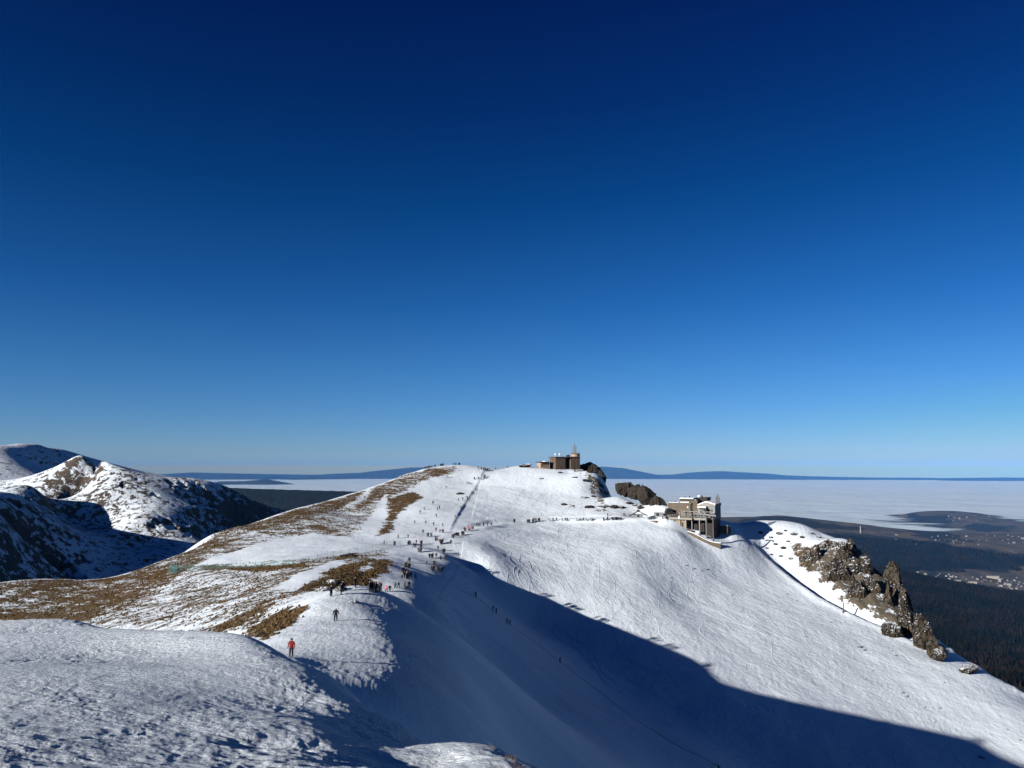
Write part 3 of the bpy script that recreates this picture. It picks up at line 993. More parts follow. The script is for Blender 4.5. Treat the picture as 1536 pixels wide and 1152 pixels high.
def ico(sub):
    if sub not in _ico:
        bm = bmesh.new()
        bmesh.ops.create_icosphere(bm, subdivisions=sub, radius=1.0)
        v = np.array([q.co[:] for q in bm.verts])
        f = np.array([[q.index for q in fc.verts] for fc in bm.faces])
        bm.free()
        _ico[sub] = (v, f)
    return _ico[sub]


def crag(name, px, top, bot, wpx, d, label, seed, mat=CRAG, thick=0.8, lean=0.0, sub=5, cat="rock", group=None, pointy=0.0, rough=1.0, skew=0.0):
    """a rock whose middle stands at px, from row top to row bot, wpx wide, at distance d"""
    v, f = ico(sub)
    k = d / F
    hw, hh = wpx * k / 2, (bot - top) * k / 2 * 1.12
    c = P(px, (top + bot) / 2, d)
    c[2] -= (bot - top) * k * 0.06
    q = v.copy()
    r0 = np.random.RandomState(seed)
    o = r0.rand(3) * 50
    # angular block: the inside of a handful of random joint planes, then cracks and ledges
    N = r0.randn(26, 3)
    N[:, 2] *= 0.75
    N /= np.linalg.norm(N, axis=1)[:, None]
    hN = 0.62 + 0.42 * r0.rand(26)
    den = v @ N.T
    rad_ = np.min(np.where(den > 0.06, hN[None] / np.maximum(den, 0.06), 9), axis=1)
    rad_ = np.clip(rad_, 0.4, 1.45)
    th = np.arctan2(q[:, 1], q[:, 0])
    az = q[:, 2]
    n2 = ridged(np.cos(th) * 3.2 + o[1], np.sin(th) * 3.2 + az * 0.35 + o[2], 4, 0.6, seed + 3)
    n3 = fbm(q[:, 0] * 5 + o[2], az * 6 + q[:, 1] * 4 + o[0], 5, 0.62, seed + 7)
    rr = rad_ * (1 + rough * (0.13 * (n2 - 0.5) + 0.10 * n3))
    q[:, 0] *= rr * (1 - pointy * np.clip(az, 0, 1))
    q[:, 1] *= rr * (1 - pointy * np.clip(az, 0, 1))
    q[:, 2] *= rr
    V = np.column_stack([q[:, 0] * hw + lean * hw * q[:, 2], q[:, 1] * hw * thick, q[:, 2] * hh - skew * q[:, 0] * hh]) + c
    ob = poly_mesh(name, V, f, mat, False)
    return tag(ob, label, cat, group)


SPUR = "rocks of the spur below the station"
for a in [
    (1219, 825, 868, 40, 402, "brown grassy rock at the upper left end of the spur", 11, 0.5, 0.15),
    (1246, 838, 880, 34, 392, "narrow dark rock beside the blue snow gully on the spur", 12, 0.6, 0.2),
    (1266, 826, 872, 44, 398, "broad brown rock under the snowy ledge of the spur", 13, 0.6, 0.1),
    (1291, 840, 892, 46, 388, "tall fluted cliff with black shadowed side in the spur's middle", 14, 0.7, 0.15),
    (1282, 868, 914, 30, 372, "grey rib running down to the pole on the snow slope", 15, 0.6, 0.2),
    (1276, 806, 832, 16, 410, "small snow capped pinnacle standing highest on the spur", 16, 0.7, 0.5),
    (1299, 830, 862, 15, 402, "thin leaning tooth on the skyline right of the ledge", 17, 0.7, 0.5),
    (1312, 852, 890, 30, 392, "rock shoulder with snow patch behind the tall cliff", 18, 0.7, 0.25),
    (1340, 860, 904, 36, 386, "grey green tower on the skyline halfway down the spur", 19, 0.7, 0.3),
    (1333, 886, 930, 22, 368, "brown wedge pointing down into the white gully", 20, 0.6, 0.35),
    (1350, 890, 935, 30, 372, "black shadowed wall right of the white gully", 21, 0.8, 0.15),
    (1362, 908, 962, 34, 352, "ragged castle rock with an upright finger on top", 22, 0.6, 0.35),
    (1384, 932, 980, 30, 338, "fluted buttress at the lower end of the castle rock", 23, 0.6, 0.2),
    (1340, 934, 958, 34, 344, "low snow dusted slab above the shadow band", 24, 0.6, 0.1),
    (1398, 958, 986, 20, 328, "last grey block at the foot of the spur", 25, 0.6, 0.2),
    (1454, 997, 1009, 22, 316, "lowest small snowy rock on the skyline far down the slope", 26, 0.6, 0.1),
    (1410, 972, 989, 26, 324, "dark rock in the blue snow just below the last grey block", 45, 0.6, 0.2),
(1258, 846, 892, 36, 384, "dark broken face between the narrow rock and the brown rock of the spur", 28, 0.6, 0.1),
    (1304, 868, 912, 34, 376, "brown cliff foot above the pole, left of the blue gully", 29, 0.6, 0.15),
    (1322, 872, 902, 26, 384, "black recess beside the snow patch on the spur", 40, 0.7, 0.1),
    (1352, 876, 912, 26, 380, "shadowed ridge end behind the white gully", 48, 0.7, 0.2),
    (1262, 812, 836, 34, 408, "snow plastered ledge rock left of the small pinnacle", 49, 0.6, 0.1),
    (1236, 812, 834, 40, 412, "flat snow covered rock step left of the ledge", 27, 0.6, 0.1),
]:
    crag("rock_outcrop", a[0], a[1], a[2], a[3], a[4] - (8 if a[6] < 50 else 0), a[5], a[6], CRAG, a[7], 0.0, 5, "rock", SPUR, a[8])
# dark crag behind the path and the shaded one by the summit building
for a in [(937, 725, 742, 30, 456, "upper left hump of the dark crag standing behind the slope left of the station", 31), (955, 727, 749, 27, 450, "highest block of the dark crag behind the slope", 32),
          (970, 735, 757, 27, 444, "broken middle block of the dark crag behind the slope", 36), (986, 745, 763, 25, 438, "lowest black block of the crag stepping down to the shed", 37)]:
    crag("rock_outcrop", a[0], a[1], a[2], a[3], a[4] - (8 if a[6] < 50 else 0), a[5], a[6], DCRAG, 0.8, 0.0, 5, "rock", "blocks of the dark crag", 0.15, 1.25, 0.35)
crag("rock_outcrop", 887, 696, 711, 38, 537, "dark hump of rock and shaded snow painted dark right behind the observatory", 33, DCRAG, 0.8, 0.0, 5, "rock", None, 0.15, 0.9, 0.35)  # snow in shade and its rock edges share one dark rock colour
crag("rock_outcrop", 903, 705, 722, 16, 508, "small black rock on the summit's right edge", 34, DCRAG, 0.8, 0.0, 4, "rock", None, 0.1, 0.6, 0.5)
crag("rock_outcrop", 787, 696, 701, 17, 518, "low snow dusted stones on the crest left of the observatory", 35, CRAG, 0.8, 0.0, 4, "rock")


def stone(px, py, w, h, label, seed, mat=CRAG, group=None):
    """a stone lying on the ground where the sight line meets it"""
    g = hit(px, py, 60)
    d = g.y
    k = d / F
    v, f = ico(4)
    q = v.copy()
    o = np.random.RandomState(seed).rand(2) * 40
    rr = 1 + 0.35 * fbm(q[:, 0] * 1.5 + o[0], q[:, 1] * 1.5 + q[:, 2] + o[1], 3, 0.55, seed) + 0.12 * fbm(q[:, 0] * 6, q[:, 2] * 6 + q[:, 1] * 5, 3, 0.6, seed + 1)
    q *= rr[:, None]
    V = np.column_stack([q[:, 0] * w * k / 2, q[:, 1] * w * k / 2, q[:, 2] * h * k * 0.75]) + np.array(g)
    return tag(poly_mesh("boulder", V, f, mat), label, "rock", group)


stone(486, 886, 22, 7, "long low rock among the hikers resting on the hump", 41)
stone(512, 885, 18, 7, "rounded snowy rock beside the seated hikers on the hump", 42)
stone(497, 874, 16, 5, "flat stone under the standing dark figure on the hump", 43)
stone(529, 903, 14, 3, "thin stone poking out of the trampled snow below the hump", 44)
stone(284, 952, 20, 9, "dark split boulder with snow on top showing just past the big near snowfield", 45)
stone(522, 834, 24, 4, "flat dark stone left of the snow fence's upper end", 46, DCRAG)
stone(690, 741, 12, 3, "dark stone beside the upper ski run", 47, DCRAG)
for k, (x, y, w, h) in enumerate([(846, 757, 9, 3), (858, 759, 7, 2.5), (884, 761, 15, 4), (907, 760, 12, 4), (921, 761, 14, 4.5), (930, 761, 12, 4), (944, 755, 11, 2.5), (955, 758, 14, 3), (962, 762, 12, 3), (896, 766, 9, 2), (890, 745, 8, 2.5), (876, 746, 12, 2), (878, 721, 9, 3), (862, 716, 8, 2), (840, 709, 7, 2), (869, 706, 14, 4), (884, 708, 9, 3.5), (812, 718, 6, 2)]):
    stone(x, y, w, h, "snow dusted stone on the slope between the observatory and the level path", 50 + k, CRAG if k % 2 else DCRAG, "stones under the summit")

for k, (x, y, w, h) in enumerate([(1141, 799, 9, 3), (1156, 806, 7, 2.5), (1168, 800, 12, 3.5), (1178, 796, 6, 2), (1190, 801, 12, 4), (1163, 816, 8, 3), (1175, 822, 10, 3.5), (1182, 812, 7, 2.5), (1150, 822, 6, 2), (1203, 806, 9, 3), (1171, 834, 8, 2.5), (1186, 838, 9, 3), (1157, 832, 6, 2), (1216, 800, 8, 3), (1228, 806, 9, 3.5)]):
    stone(x, y, w * 0.75, h * 0.85, "small dark stone poking through the snow of the hump above the spur", 80 + k, CRAG if k % 3 else DCRAG, "stones on the snow hump")
for k, (x, y, w, h) in enumerate([(1288, 970, 13, 3), (1296, 975, 8, 2), (1180, 891, 5, 1.6), (1195, 901, 4, 1.4), (1232, 937, 4, 1.4), (1246, 933, 5, 1.6), (1250, 945, 4, 1.2), (1267, 933, 4, 1.4), (1336, 976, 6, 1.6), (1343, 983, 7, 1.8), (1358, 966, 4, 1.4), (1308, 1006, 5, 1.5), (1298, 1018, 5, 1.4), (1353, 1039, 8, 2), (1360, 1044, 7, 1.8), (1386, 1061, 5, 1.6), (1410, 1062, 6, 1.6), (1398, 1004, 4, 1.4), (1417, 1024, 4, 1.2), (1521, 1058, 4, 1.4),
                                  (1511, 1094, 5, 1.5), (1530, 1110, 5, 1.6), (1029, 848, 5, 1.6), (1041, 853, 6, 1.8), (1052, 856, 5, 1.6), (1060, 854, 6, 1.8), (1036, 873, 5, 1.6), (1006, 866, 5, 1.4), (1114, 915, 4, 1.3), (1148, 929, 4, 1.3), (1098, 893, 4, 1.3), (1206, 955, 4, 1.3), (1213, 1002, 4, 1.2), (1472, 1136, 14, 3), (1402, 1083, 5, 1.4)]):
    stone(x, y, w * 0.62, h * 0.8, "tiny dark stone lying on the big open snow slope under the station", 120 + k, CRAG, "stones on the open slope")

# ------------------------------------------------------------------ dead grass on the near hump
m_ = NT("dry_grass")
m_.color(m_.mix(m_.noise(m_.pos(), 8.0, 3), rgb(0.14, 0.10, 0.05), rgb(0.34, 0.26, 0.14)))
DRY = m_.mat
m_ = NT("dark_grass")
m_.color(m_.mix(m_.noise(m_.pos(), 8.0, 3), rgb(0.04, 0.025, 0.01), rgb(0.16, 0.10, 0.04)))
DGR = m_.mat


def tuft(px, py, n, h, spread, label, mat, seed):
    g = hit(px, py)
    rs = np.random.RandomState(seed)
    V, Fc = [], []
    for i in range(n):
        a, r = rs.rand() * 6.28, spread * math.sqrt(rs.rand())
        x, y = r * math.cos(a), r * math.sin(a)
        z = float(H(g.x + x, g.y + y)[0]) - g.z - 0.02
        ln = h * (0.5 + 0.6 * rs.rand())
        b = rs.randn(2) * 0.35
        w = 0.0026
        base = len(V)
        for s in range(5):
            t = s / 4
            cx, cy, cz = x + b[0] * ln * t * t, y + b[1] * ln * t * t, z + ln * t * (1 - 0.25 * t)
            ww = w * (1 - 0.8 * t)
            V += [(cx - ww, cy, cz), (cx + ww * 0.5, cy - ww, cz), (cx + ww * 0.5, cy + ww, cz)]
        for s in range(4):
            for e in range(3):
                a0, a1 = base + s * 3 + e, base + s * 3 + (e + 1) % 3
                Fc.append((a0, a1, a1 + 3, a0 + 3))
    ob = poly_mesh("grass_tuft", np.array(V), np.array(Fc), mat)
    ob.location = g
    return tag(ob, label, "grass")


tuft(707, 1121, 4, 0.09, 0.004, "two or three lone straws at the top of the near snow hump", DRY, 1)
tuft(741, 1122, 14, 0.07, 0.06, "short straw coloured tuft on the near hump's crest", DRY, 2)
tuft(725, 1120, 8, 0.05, 0.02, "sparse straw stubble between the taller straws and the tuft", DRY, 3)
tuft(766, 1138, 34, 0.08, 0.06, "dark brown tuft at the shaded end of the near hump", DGR, 4)
tuft(774, 1150, 34, 0.08, 0.06, "blackish tuft lowest on the near hump", DGR, 5)
tuft(286, 958, 30, 0.09, 0.06, "few dark stalks at the edge of the big near snowfield", DGR, 6)


# ------------------------------------------------------------------ dead grass standing on the bare ground of the sunny flank
def flank_grass():
    rs = np.random.RandomState(12)
    vis = (RR > 75) & (RR < 560) & (np.abs(AA) < 0.7) & (dens > 0.42)
    ii = np.flatnonzero(vis.ravel())
    area = (RR ** 2).ravel()[ii]                       # the grid is finer close by
    w = area * np.clip((dens.ravel()[ii] - 0.40) / 0.2, 0.12, 1) ** 1.5
    pick = ii[rs.choice(len(ii), 42000, p=w / w.sum())]
    n = len(pick)
    x, y = GX.ravel()[pick] + rs.randn(n) * 0.5, GY.ravel()[pick] + rs.randn(n) * 0.8
    k = fbm(x / 6, y / 3.5, 3, 0.6, 91) + 0.25 * rs.randn(n) + (dens.ravel()[pick] - 0.5) * 2.2 > 0.05
    x, y = x[k], y[k]
    n = len(x)
    z = Hd(x, y, H0(x, y))
    h = 0.14 + 0.34 * rs.rand(n) ** 2
    r = 0.14 + 0.34 * rs.rand(n) ** 2.5
    V = np.zeros((n, 6, 3))
    for q in range(5):
        t = rs.rand(n) * 0.8 + q * 2 * math.pi / 5
        rr = r * (0.7 + 0.6 * rs.rand(n))
        V[:, q] = np.stack([x + rr * np.cos(t) * 1.3, y + rr * np.sin(t), z - 0.12], -1)
    V[:, 5] = np.stack([x + 0.2 * h * rs.randn(n), y + 0.2 * h * rs.randn(n), z + h], -1)
    b = (np.arange(n) * 6)[:, None]
    Fc = np.concatenate([b + np.array([[q, (q + 1) % 5, 5]]) for q in range(5)])
    m_ = NT("dead_grass")
    v = m_.attr("shade")
    m_.color(m_.mix(v, rgb(0.014, 0.010, 0.006), rgb(0.15, 0.09, 0.038)))
    m_.rough(1.0)
    o = poly_mesh("dry_grass", V.reshape(-1, 3), Fc, m_.mat)
    at = o.data.attributes.new("shade", "FLOAT", "POINT")
    at.data.foreach_set("value", np.repeat(rs.rand(n), 6).astype(np.float32))
    stuff(o)


flank_grass()
# ------------------------------------------------------------------ materials for things
def stone_wall(name, c0, c1, sc=1.1):
    m = NT(name)
    br = m.n("ShaderNodeTexBrick", ins={"Scale": sc, "Color1": c0, "Color2": c1, "Mortar": tuple(x * 0.55 for x in c0[:3]) + (1,), "Mortar Size": 0.03, "Brick Width": 0.9, "Row Height": 0.4})
    m.put(br, "Vector", m.mapping(m.pos(), (1, 1, 1), (R(90), 0, 0)))
    m.color(m.mix(m.noise(m.pos(), 0.8, 5, 0.7), br.outputs["Color"], tuple(x * 0.7 for x in c1[:3]) + (1,)))
    m.rough(0.9)
    m.bump(m.noise(m.pos(), 2.5, 5, 0.7), 0.15, 0.8)
    return m.mat


M_STONE = stone_wall("granite_wall", rgb(0.23, 0.18, 0.125), rgb(0.13, 0.10, 0.072))
M_OBS = stone_wall("observatory_stone", rgb(0.22, 0.15, 0.105), rgb(0.12, 0.08, 0.058))
M_OBSL = plain("observatory_render", rgb(0.36, 0.245, 0.16), 0.9, 0.3, 0.5)
M_TAN = plain("tan_panel", rgb(0.27, 0.205, 0.14), 0.85, 0.35, 0.6)
M_CONC = plain("pale_concrete", rgb(0.27, 0.245, 0.21), 0.85, 0.15, 0.5)
M_GREY = plain("grey_facade", rgb(0.22, 0.23, 0.23), 0.8, 0.1, 0.5)
M_DARK = plain("dark_cladding", rgb(0.035, 0.03, 0.028), 0.8, 0.3, 0.8)
M_BLACK = plain("dark_opening", rgb(0.012, 0.012, 0.013), 0.6, 0.3, 0.8)
M_SNOWP = plain("roof_snow_white", rgb(0.80, 0.82, 0.85), 0.6, 0.04, 0.6)
M_STEEL = plain("steel_grey", rgb(0.20, 0.19, 0.18), 0.5, 0.2, 1.0, 0.3)
M_WIN = plain("window_glass_dark", rgb(0.02, 0.025, 0.035), 0.15, 0.2, 1.0)
M_WHITE = plain("white_paint", rgb(0.78, 0.78, 0.76), 0.5, 0.04, 1.0)
M_ROOF = plain("dark_roof", rgb(0.09, 0.06, 0.05), 0.7, 0.2, 1.0)
M_PYL = plain("pylon_steel", rgb(0.10, 0.09, 0.08), 0.8, 0.25, 1.0)
M_WOOD = plain("weathered_wood", rgb(0.12, 0.09, 0.06), 0.9, 0.3, 2.0)
M_NET = plain("fence_green", rgb(0.16, 0.30, 0.30), 0.7, 0.15, 1.0)
M_RED = plain("red_paint", rgb(0.55, 0.03, 0.03), 0.5, 0.1, 1.0)


class MB:
    def __init__(self):
        self.bm = bmesh.new()

    def box(self, x0, x1, y0, y1, z0, z1):
        vs = [self.bm.verts.new(p) for p in ((x0, y0, z0), (x1, y0, z0), (x1, y1, z0), (x0, y1, z0), (x0, y0, z1), (x1, y0, z1), (x1, y1, z1), (x0, y1, z1))]
        for q in ((3, 2, 1, 0), (4, 5, 6, 7), (0, 1, 5, 4), (1, 2, 6, 5), (2, 3, 7, 6), (3, 0, 4, 7)):
            self.bm.faces.new([vs[i] for i in q])
        return self

    def prism(self, pts, y0, y1):
        """outline in x,z pushed along y"""
        a = [self.bm.verts.new((x, y0, z)) for x, z in pts]
        b = [self.bm.verts.new((x, y1, z)) for x, z in pts]
        n = len(pts)
        self.bm.faces.new(a)
        self.bm.faces.new(b[::-1])
        for i in range(n):
            self.bm.faces.new((a[i], b[i], b[(i + 1) % n], a[(i + 1) % n]))
        return self

    def bar(self, a, b, r, r2=None, n=8):
        a, b = Vector(a), Vector(b)
        r2 = r if r2 is None else r2
        t = (b - a).normalized()
        u = t.orthogonal().normalized()
        w = t.cross(u)
        A = [self.bm.verts.new(a + (u * math.cos(k * 2 * math.pi / n) + w * math.sin(k * 2 * math.pi / n)) * r) for k in range(n)]
        B = [self.bm.verts.new(b + (u * math.cos(k * 2 * math.pi / n) + w * math.sin(k * 2 * math.pi / n)) * r2) for k in range(n)]
        self.bm.faces.new(A[::-1])
        self.bm.faces.new(B)
        for k in range(n):
            self.bm.faces.new((A[k], A[(k + 1) % n], B[(k + 1) % n], B[k]))
        return self

    def drum(self, cx, cy, z0, z1, r, n=28, r2=None):
        return self.bar((cx, cy, z0), (cx, cy, z1), r, r2, n)

    def ball(self, c, r):
        bmesh.ops.create_uvsphere(self.bm, u_segments=14, v_segments=10, radius=r, matrix=Matrix.Translation(c))
        return self

    def build(self, name, mat, parent=None, bevel=0.0):
        bmesh.ops.recalc_face_normals(self.bm, faces=self.bm.faces)
        if bevel:
            bmesh.ops.bevel(self.bm, geom=list(self.bm.edges), offset=bevel, segments=1, affect="EDGES")
        me = bpy.data.meshes.new(name)
        self.bm.to_mesh(me)
        self.bm.free()
        me.materials.append(mat)
        o = bpy.data.objects.new(name, me)
        COL.objects.link(o)
        o.parent = parent
        return o


def empty(name, loc, rz=0.0):
    o = bpy.data.objects.new(name, None)
    COL.objects.link(o)
    o.location = loc
    o.rotation_euler = (0, 0, rz)
    o.empty_display_size = 0.5
    return o


class Frame:
    """a building's own axes: x along its front, y into it; S gives local points from sight lines"""

    def __init__(self, px, py, d, yaw):
        self.o = P(px, py, d)
        self.yaw = yaw
        self.X = np.array([math.cos(yaw), math.sin(yaw), 0])
        self.Y = np.array([-math.sin(yaw), math.cos(yaw), 0])

    def S(self, px, py, y):
        q = ray(px, py)
        t = (y + self.o @ self.Y) / (q @ self.Y)
        w = q * t - self.o
        return float(w @ self.X), float(w[2])

    def box(self, mb, p0, p1, top, bot, y, depth):
        x0, z1 = self.S(p0, top, y)
        x1, _ = self.S(p1, top, y)
        _, z0 = self.S((p0 + p1) / 2, bot, y)
        return mb.box(x0, x1, y, y + depth, z0, z1)


def wall_part(fr, root, name, mat, p0, p1, top, bot, y, depth):
    return fr.box(MB(), p0, p1, top, bot, y, depth).build(name, mat, root)


def window(fr, root, px, py, w, h, y, frame=True):
    x0, z1 = fr.S(px - w / 2, py - h / 2, y)
    x1, _ = fr.S(px + w / 2, py - h / 2, y)
    _, z0 = fr.S(px, py + h / 2, y)
    o = MB().box(x0, x1, y - 0.03, y + 0.05, z0, z1).build("window", M_WIN, root)
    if frame:
        t = 0.12
        m = MB().box(x0 - t, x1 + t, y - 0.10, y - 0.032, z0 - t, z0).box(x0 - t, x1 + t, y - 0.10, y - 0.032, z1, z1 + t)
        m.box(x0 - t, x0, y - 0.10, y - 0.032, z0 + 0.002, z1 - 0.002).box(x1, x1 + t, y - 0.10, y - 0.032, z0 + 0.002, z1 - 0.002)
        m.build("frame", M_CONC, o)
    return o


# ------------------------------------------------------------------ mountain observatory on the summit
fr = Frame(845, 703, 522, R(24))
ob = empty("observatory", fr.o, fr.yaw)
tag(ob, "brown stone mountain observatory with a round tower and lattice mast on the summit", "building")
wall_part(fr, ob, "wall", M_OBSL, 811, 824, 693.6, 707, 3.0, 5.5)          # low wing
lw = wall_part(fr, ob, "roof", M_ROOF, 809.5, 826, 692.4, 693.5, 2.2, 7.0)
wall_part(fr, ob, "roof_snow", M_SNOWP, 818, 825, 691.6, 692.3, 3.2, 5.0)
wall_part(fr, ob, "wall", M_OBS, 833.5, 848, 686.3, 712, 0.0, 9.0)          # main block
wall_part(fr, ob, "roof", M_ROOF, 833, 848.6, 685.0, 686.2, -0.4, 10.0)
wall_part(fr, ob, "wall", M_OBS, 848, 856, 686.3, 712, 3.2, 6.2)         # recess
wall_part(fr, ob, "wall", M_OBS, 856, 870, 686.3, 712, -0.6, 9.6)        # tower block
wall_part(fr, ob, "roof", M_ROOF, 848.7, 870.6, 685.0, 686.2, -1.0, 10.4)
for px, py in ((851, 690), (851.5, 697), (860.3, 690), (866, 690), (860.3, 697.5), (866, 697.5), (858.4, 704), (842, 694), (845.6, 694), (837, 694.5), (840.6, 701)):
    yy = 3.2 if px < 856 and px > 848 else (-0.6 if px > 856 else 0.0)
    window(fr, ob, px, py, 1.7, 3.0, yy)
for px, py in ((813, 697.5), (816, 697.2), (819.5, 696.8), (822.5, 696.8)):
    window(fr, ob, px, py, 1.3, 2.4, 3.0, False)
xc, z0 = fr.S(863, 685.0, 4.0)
_, z1 = fr.S(863, 680.4, 4.0)
r = 2.9
MB().drum(xc, 4.0, z0, z1 - 0.35, r).build("tower", M_OBSL, ob)
tr_ = MB().drum(xc, 4.0, z1 - 0.34, z1, r + 0.45).build("tower_roof", M_ROOF, ob)
g = MB()
for k in range(14):
    a = k * 2 * math.pi / 14
    g.bar((xc + 3.1 * math.cos(a), 4 + 3.1 * math.sin(a), z1), (xc + 3.1 * math.cos(a), 4 + 3.1 * math.sin(a), z1 + 1.0), 0.05, None, 5)
for k in range(14):
    a, b = k * 2 * math.pi / 14, (k + 1) * 2 * math.pi / 14
    g.bar((xc + 3.1 * math.cos(a), 4 + 3.1 * math.sin(a), z1 + 1.0), (xc + 3.1 * math.cos(b), 4 + 3.1 * math.sin(b), z1 + 1.0), 0.05, None, 5)
g.build("railing", M_STEEL, ob)
g = MB()
_, zt = fr.S(863, 662.5, 4.0)
_, zm = fr.S(863, 666.5, 4.0)
xm = xc - 0.7
legs = [(-1.15, -1.15), (1.15, -1.15), (1.15, 1.15), (-1.15, 1.15)]
for dx, dy in legs:
    g.bar((xm + dx, 4 + dy, z1), (xm + dx * 0.85, 4 + dy * 0.85, zm - 1.5), 0.16, 0.13, 5)
    g.bar((xm + dx * 0.85, 4 + dy * 0.85, zm - 1.5), (xm, 4, zm + 0.6), 0.13, 0.10, 5)
nl = 5
for k in range(nl):
    za = z1 + (zm - 1.5 - z1) * k / nl
    zb = z1 + (zm - 1.5 - z1) * (k + 1) / nl
    for i in range(4):
        (ax, ay), (bx, by) = legs[i], legs[(i + 1) % 4]
        g.bar((xm + ax * 0.92, 4 + ay * 0.92, za), (xm + bx * 0.92, 4 + by * 0.92, zb), 0.075, None, 4)
        g.bar((xm + ax * 0.92, 4 + ay * 0.92, zb), (xm + bx * 0.92, 4 + by * 0.92, zb), 0.075, None, 4)
g.bar((xm, 4, zm + 0.4), (xm, 4, zt), 0.16, 0.10, 6)
g.build("lattice_mast", M_STEEL, ob)
for px, h in ((833, 4.2), (839.4, 4.2)):
    x, z = fr.S(px, 685, 3.5)
    MB().bar((x, 3.5, z), (x, 3.5, z + 1.1), 0.12).ball((x, 3.5, z + 1.6), 0.62).build("radome", M_WHITE, ob)
for px, top, y in ((822.5, 675.5, 4), (843.6, 680, 3), (835.5, 681.5, 2), (846, 682.3, 4), (852, 682, 4), (870, 677.5, 2), (829, 682.5, 3)):
    x, z = fr.S(px, 685 if px > 831 else 692, y)
    _, zt_ = fr.S(px, top, y)
    MB().bar((x, y, z), (x, y, zt_), 0.09, 0.05, 6).build("antenna", M_STEEL, ob)
wall_part(fr, ob, "roof_hut", M_DARK, 851.4, 854.5, 682.3, 684.9, 4.0, 2.0)
wall_part(fr, ob, "door", M_DARK, 840, 841.8, 700.5, 705.5, -0.06, 0.05)

# ------------------------------------------------------------------ upper cable car station
fr = Frame(1040, 800, 398, R(-28))
st = empty("cable_car_station", fr.o, fr.yaw)
tag(st, "stone and concrete cable car station with snowy roofs and terrace on its shelf", "building")
wall_part(fr, st, "wall", M_STONE, 1002, 1036.5, 755, 778, 2.0, 10)
wall_part(fr, st, "roof", M_CONC, 1001.5, 1037, 753.9, 754.95, 1.5, 11)
wall_part(fr, st, "roof_snow", M_SNOWP, 1003, 1018, 753.2, 753.85, 2.2, 9)
wall_part(fr, st, "wall", M_STONE, 1019.5, 1047, 749.4, 756, 7.0, 8)
wall_part(fr, st, "roof", M_DARK, 1018.6, 1046, 748.4, 749.35, 5.6, 10)
wall_part(fr, st, "roof_snow", M_SNOWP, 1019.4, 1040, 746.6, 748.35, 6.0, 8.5)
wall_part(fr, st, "chimney", M_STONE, 1039, 1046, 750.5, 772, 1.3, 4)
wall_part(fr, st, "roof_snow", M_SNOWP, 1020, 1033.5, 752.6, 753.85, 2.4, 3.0)
wall_part(fr, st, "wall", M_DARK, 1046, 1060.5, 747, 762, 9.5, 8)  # dark cladding, the shade on this block put into its tone as well
wall_part(fr, st, "roof", M_DARK, 1045.5, 1061, 746.2, 746.95, 9.0, 9)
wall_part(fr, st, "wall", M_GREY, 1046.5, 1072.3, 759.3, 779, -1.0, 12.5)
wall_part(fr, st, "wall", M_DARK, 1046.7, 1072.0, 779.1, 806, -0.6, 12.0)
x0, zb = fr.S(1046, 759.2, -1.4)
x1, _ = fr.S(1072.8, 759.2, -1.4)
xp, zp = fr.S(1057.5, 752.8, -1.4)
xq, zq = fr.S(1072.8, 756.4, -1.4)
MB().prism([(x0, zb), (x1, zb), (xq, zq - 0.25), (xp + 1.6, zp - 0.5), (xp, zp - 0.25), (x0, zb + 0.5)], -1.4, 11.9).build("roof", M_CONC, st)
MB().prism([(x0, zb + 0.52), (xp, zp - 0.23), (xp + 1.6, zp - 0.47), (xq, zq - 0.22), (xq, zq + 0.25), (xp + 1.6, zp + 0.05), (xp, zp + 0.25), (x0, zb + 0.9)], -1.1, 11.6).build("roof_snow", M_SNOWP, st)
wall_part(fr, st, "canopy", M_CONC, 1045.5, 1059, 761.4, 762.4, -3.2, 2.1)
wall_part(fr, st, "canopy_snow", M_SNOWP, 1045.8, 1058.7, 759.6, 761.35, -3.0, 1.9)
for px, py, w, h in ((1064.6, 765.8, 1.5, 4.2), (1067.9, 766.0, 1.5, 4.2), (1062.8, 772.5, 1.3, 3), (1068.2, 772.5, 1.3, 3), (1052, 767.5, 4.6, 3.4)):
    window(fr, st, px, py, w, h, -1.0)
for px, py, w, h in ((1016.6, 759.6, 1.7, 2.6), (1023, 760, 1.5, 2.4), (1010, 760, 1.4, 2.2)):
    window(fr, st, px, py, w, h, 2.0)
wall_part(fr, st, "lamp_panel", M_WHITE, 1030.7, 1032.2, 759.7, 761.9, 1.9, 0.09)
wall_part(fr, st, "dark_recess", M_BLACK, 1035.2, 1038.9, 757, 767, 1.2, 0.75)  # black box, the shade of a recess put into its colour
# terrace and what carries it
wall_part(fr, st, "terrace", M_CONC, 999.5, 1038, 775.6, 779.4, -7.0, 8.9)
wall_part(fr, st, "wall", M_TAN, 1001.5, 1029.5, 779.5, 806, -5.6, 6.0)
for px in (1010.2, 1019.6, 1028.4):
    wall_part(fr, st, "pillar", M_CONC, px - 0.8, px + 0.8, 779.5, 806, -6.3, 0.65)
for px in (1013.5, 1023.8):
    wall_part(fr, st, "door", M_DARK, px - 1.1, px + 1.1, 783.5, 797, -5.68, 0.05)
wall_part(fr, st, "canopy", M_CONC, 1038.1, 1060, 776.6, 780.2, -5.6, 5.4)
wall_part(fr, st, "wall", M_BLACK, 1029.6, 1046.4, 780.3, 806, -0.3, 0.9)
for px in (1037.6, 1049, 1058.8):
    wall_part(fr, st, "pillar", M_CONC, px - 0.55, px + 0.55, 780.25, 808, -5.4, 0.4)
wall_part(fr, st, "wall", M_DARK, 1041, 1053, 786, 806, -0.9, 0.55)
wall_part(fr, st, "bench_snow", M_SNOWP, 1043.5, 1049.5, 796.2, 800, -4.6, 1.4)
g = MB()
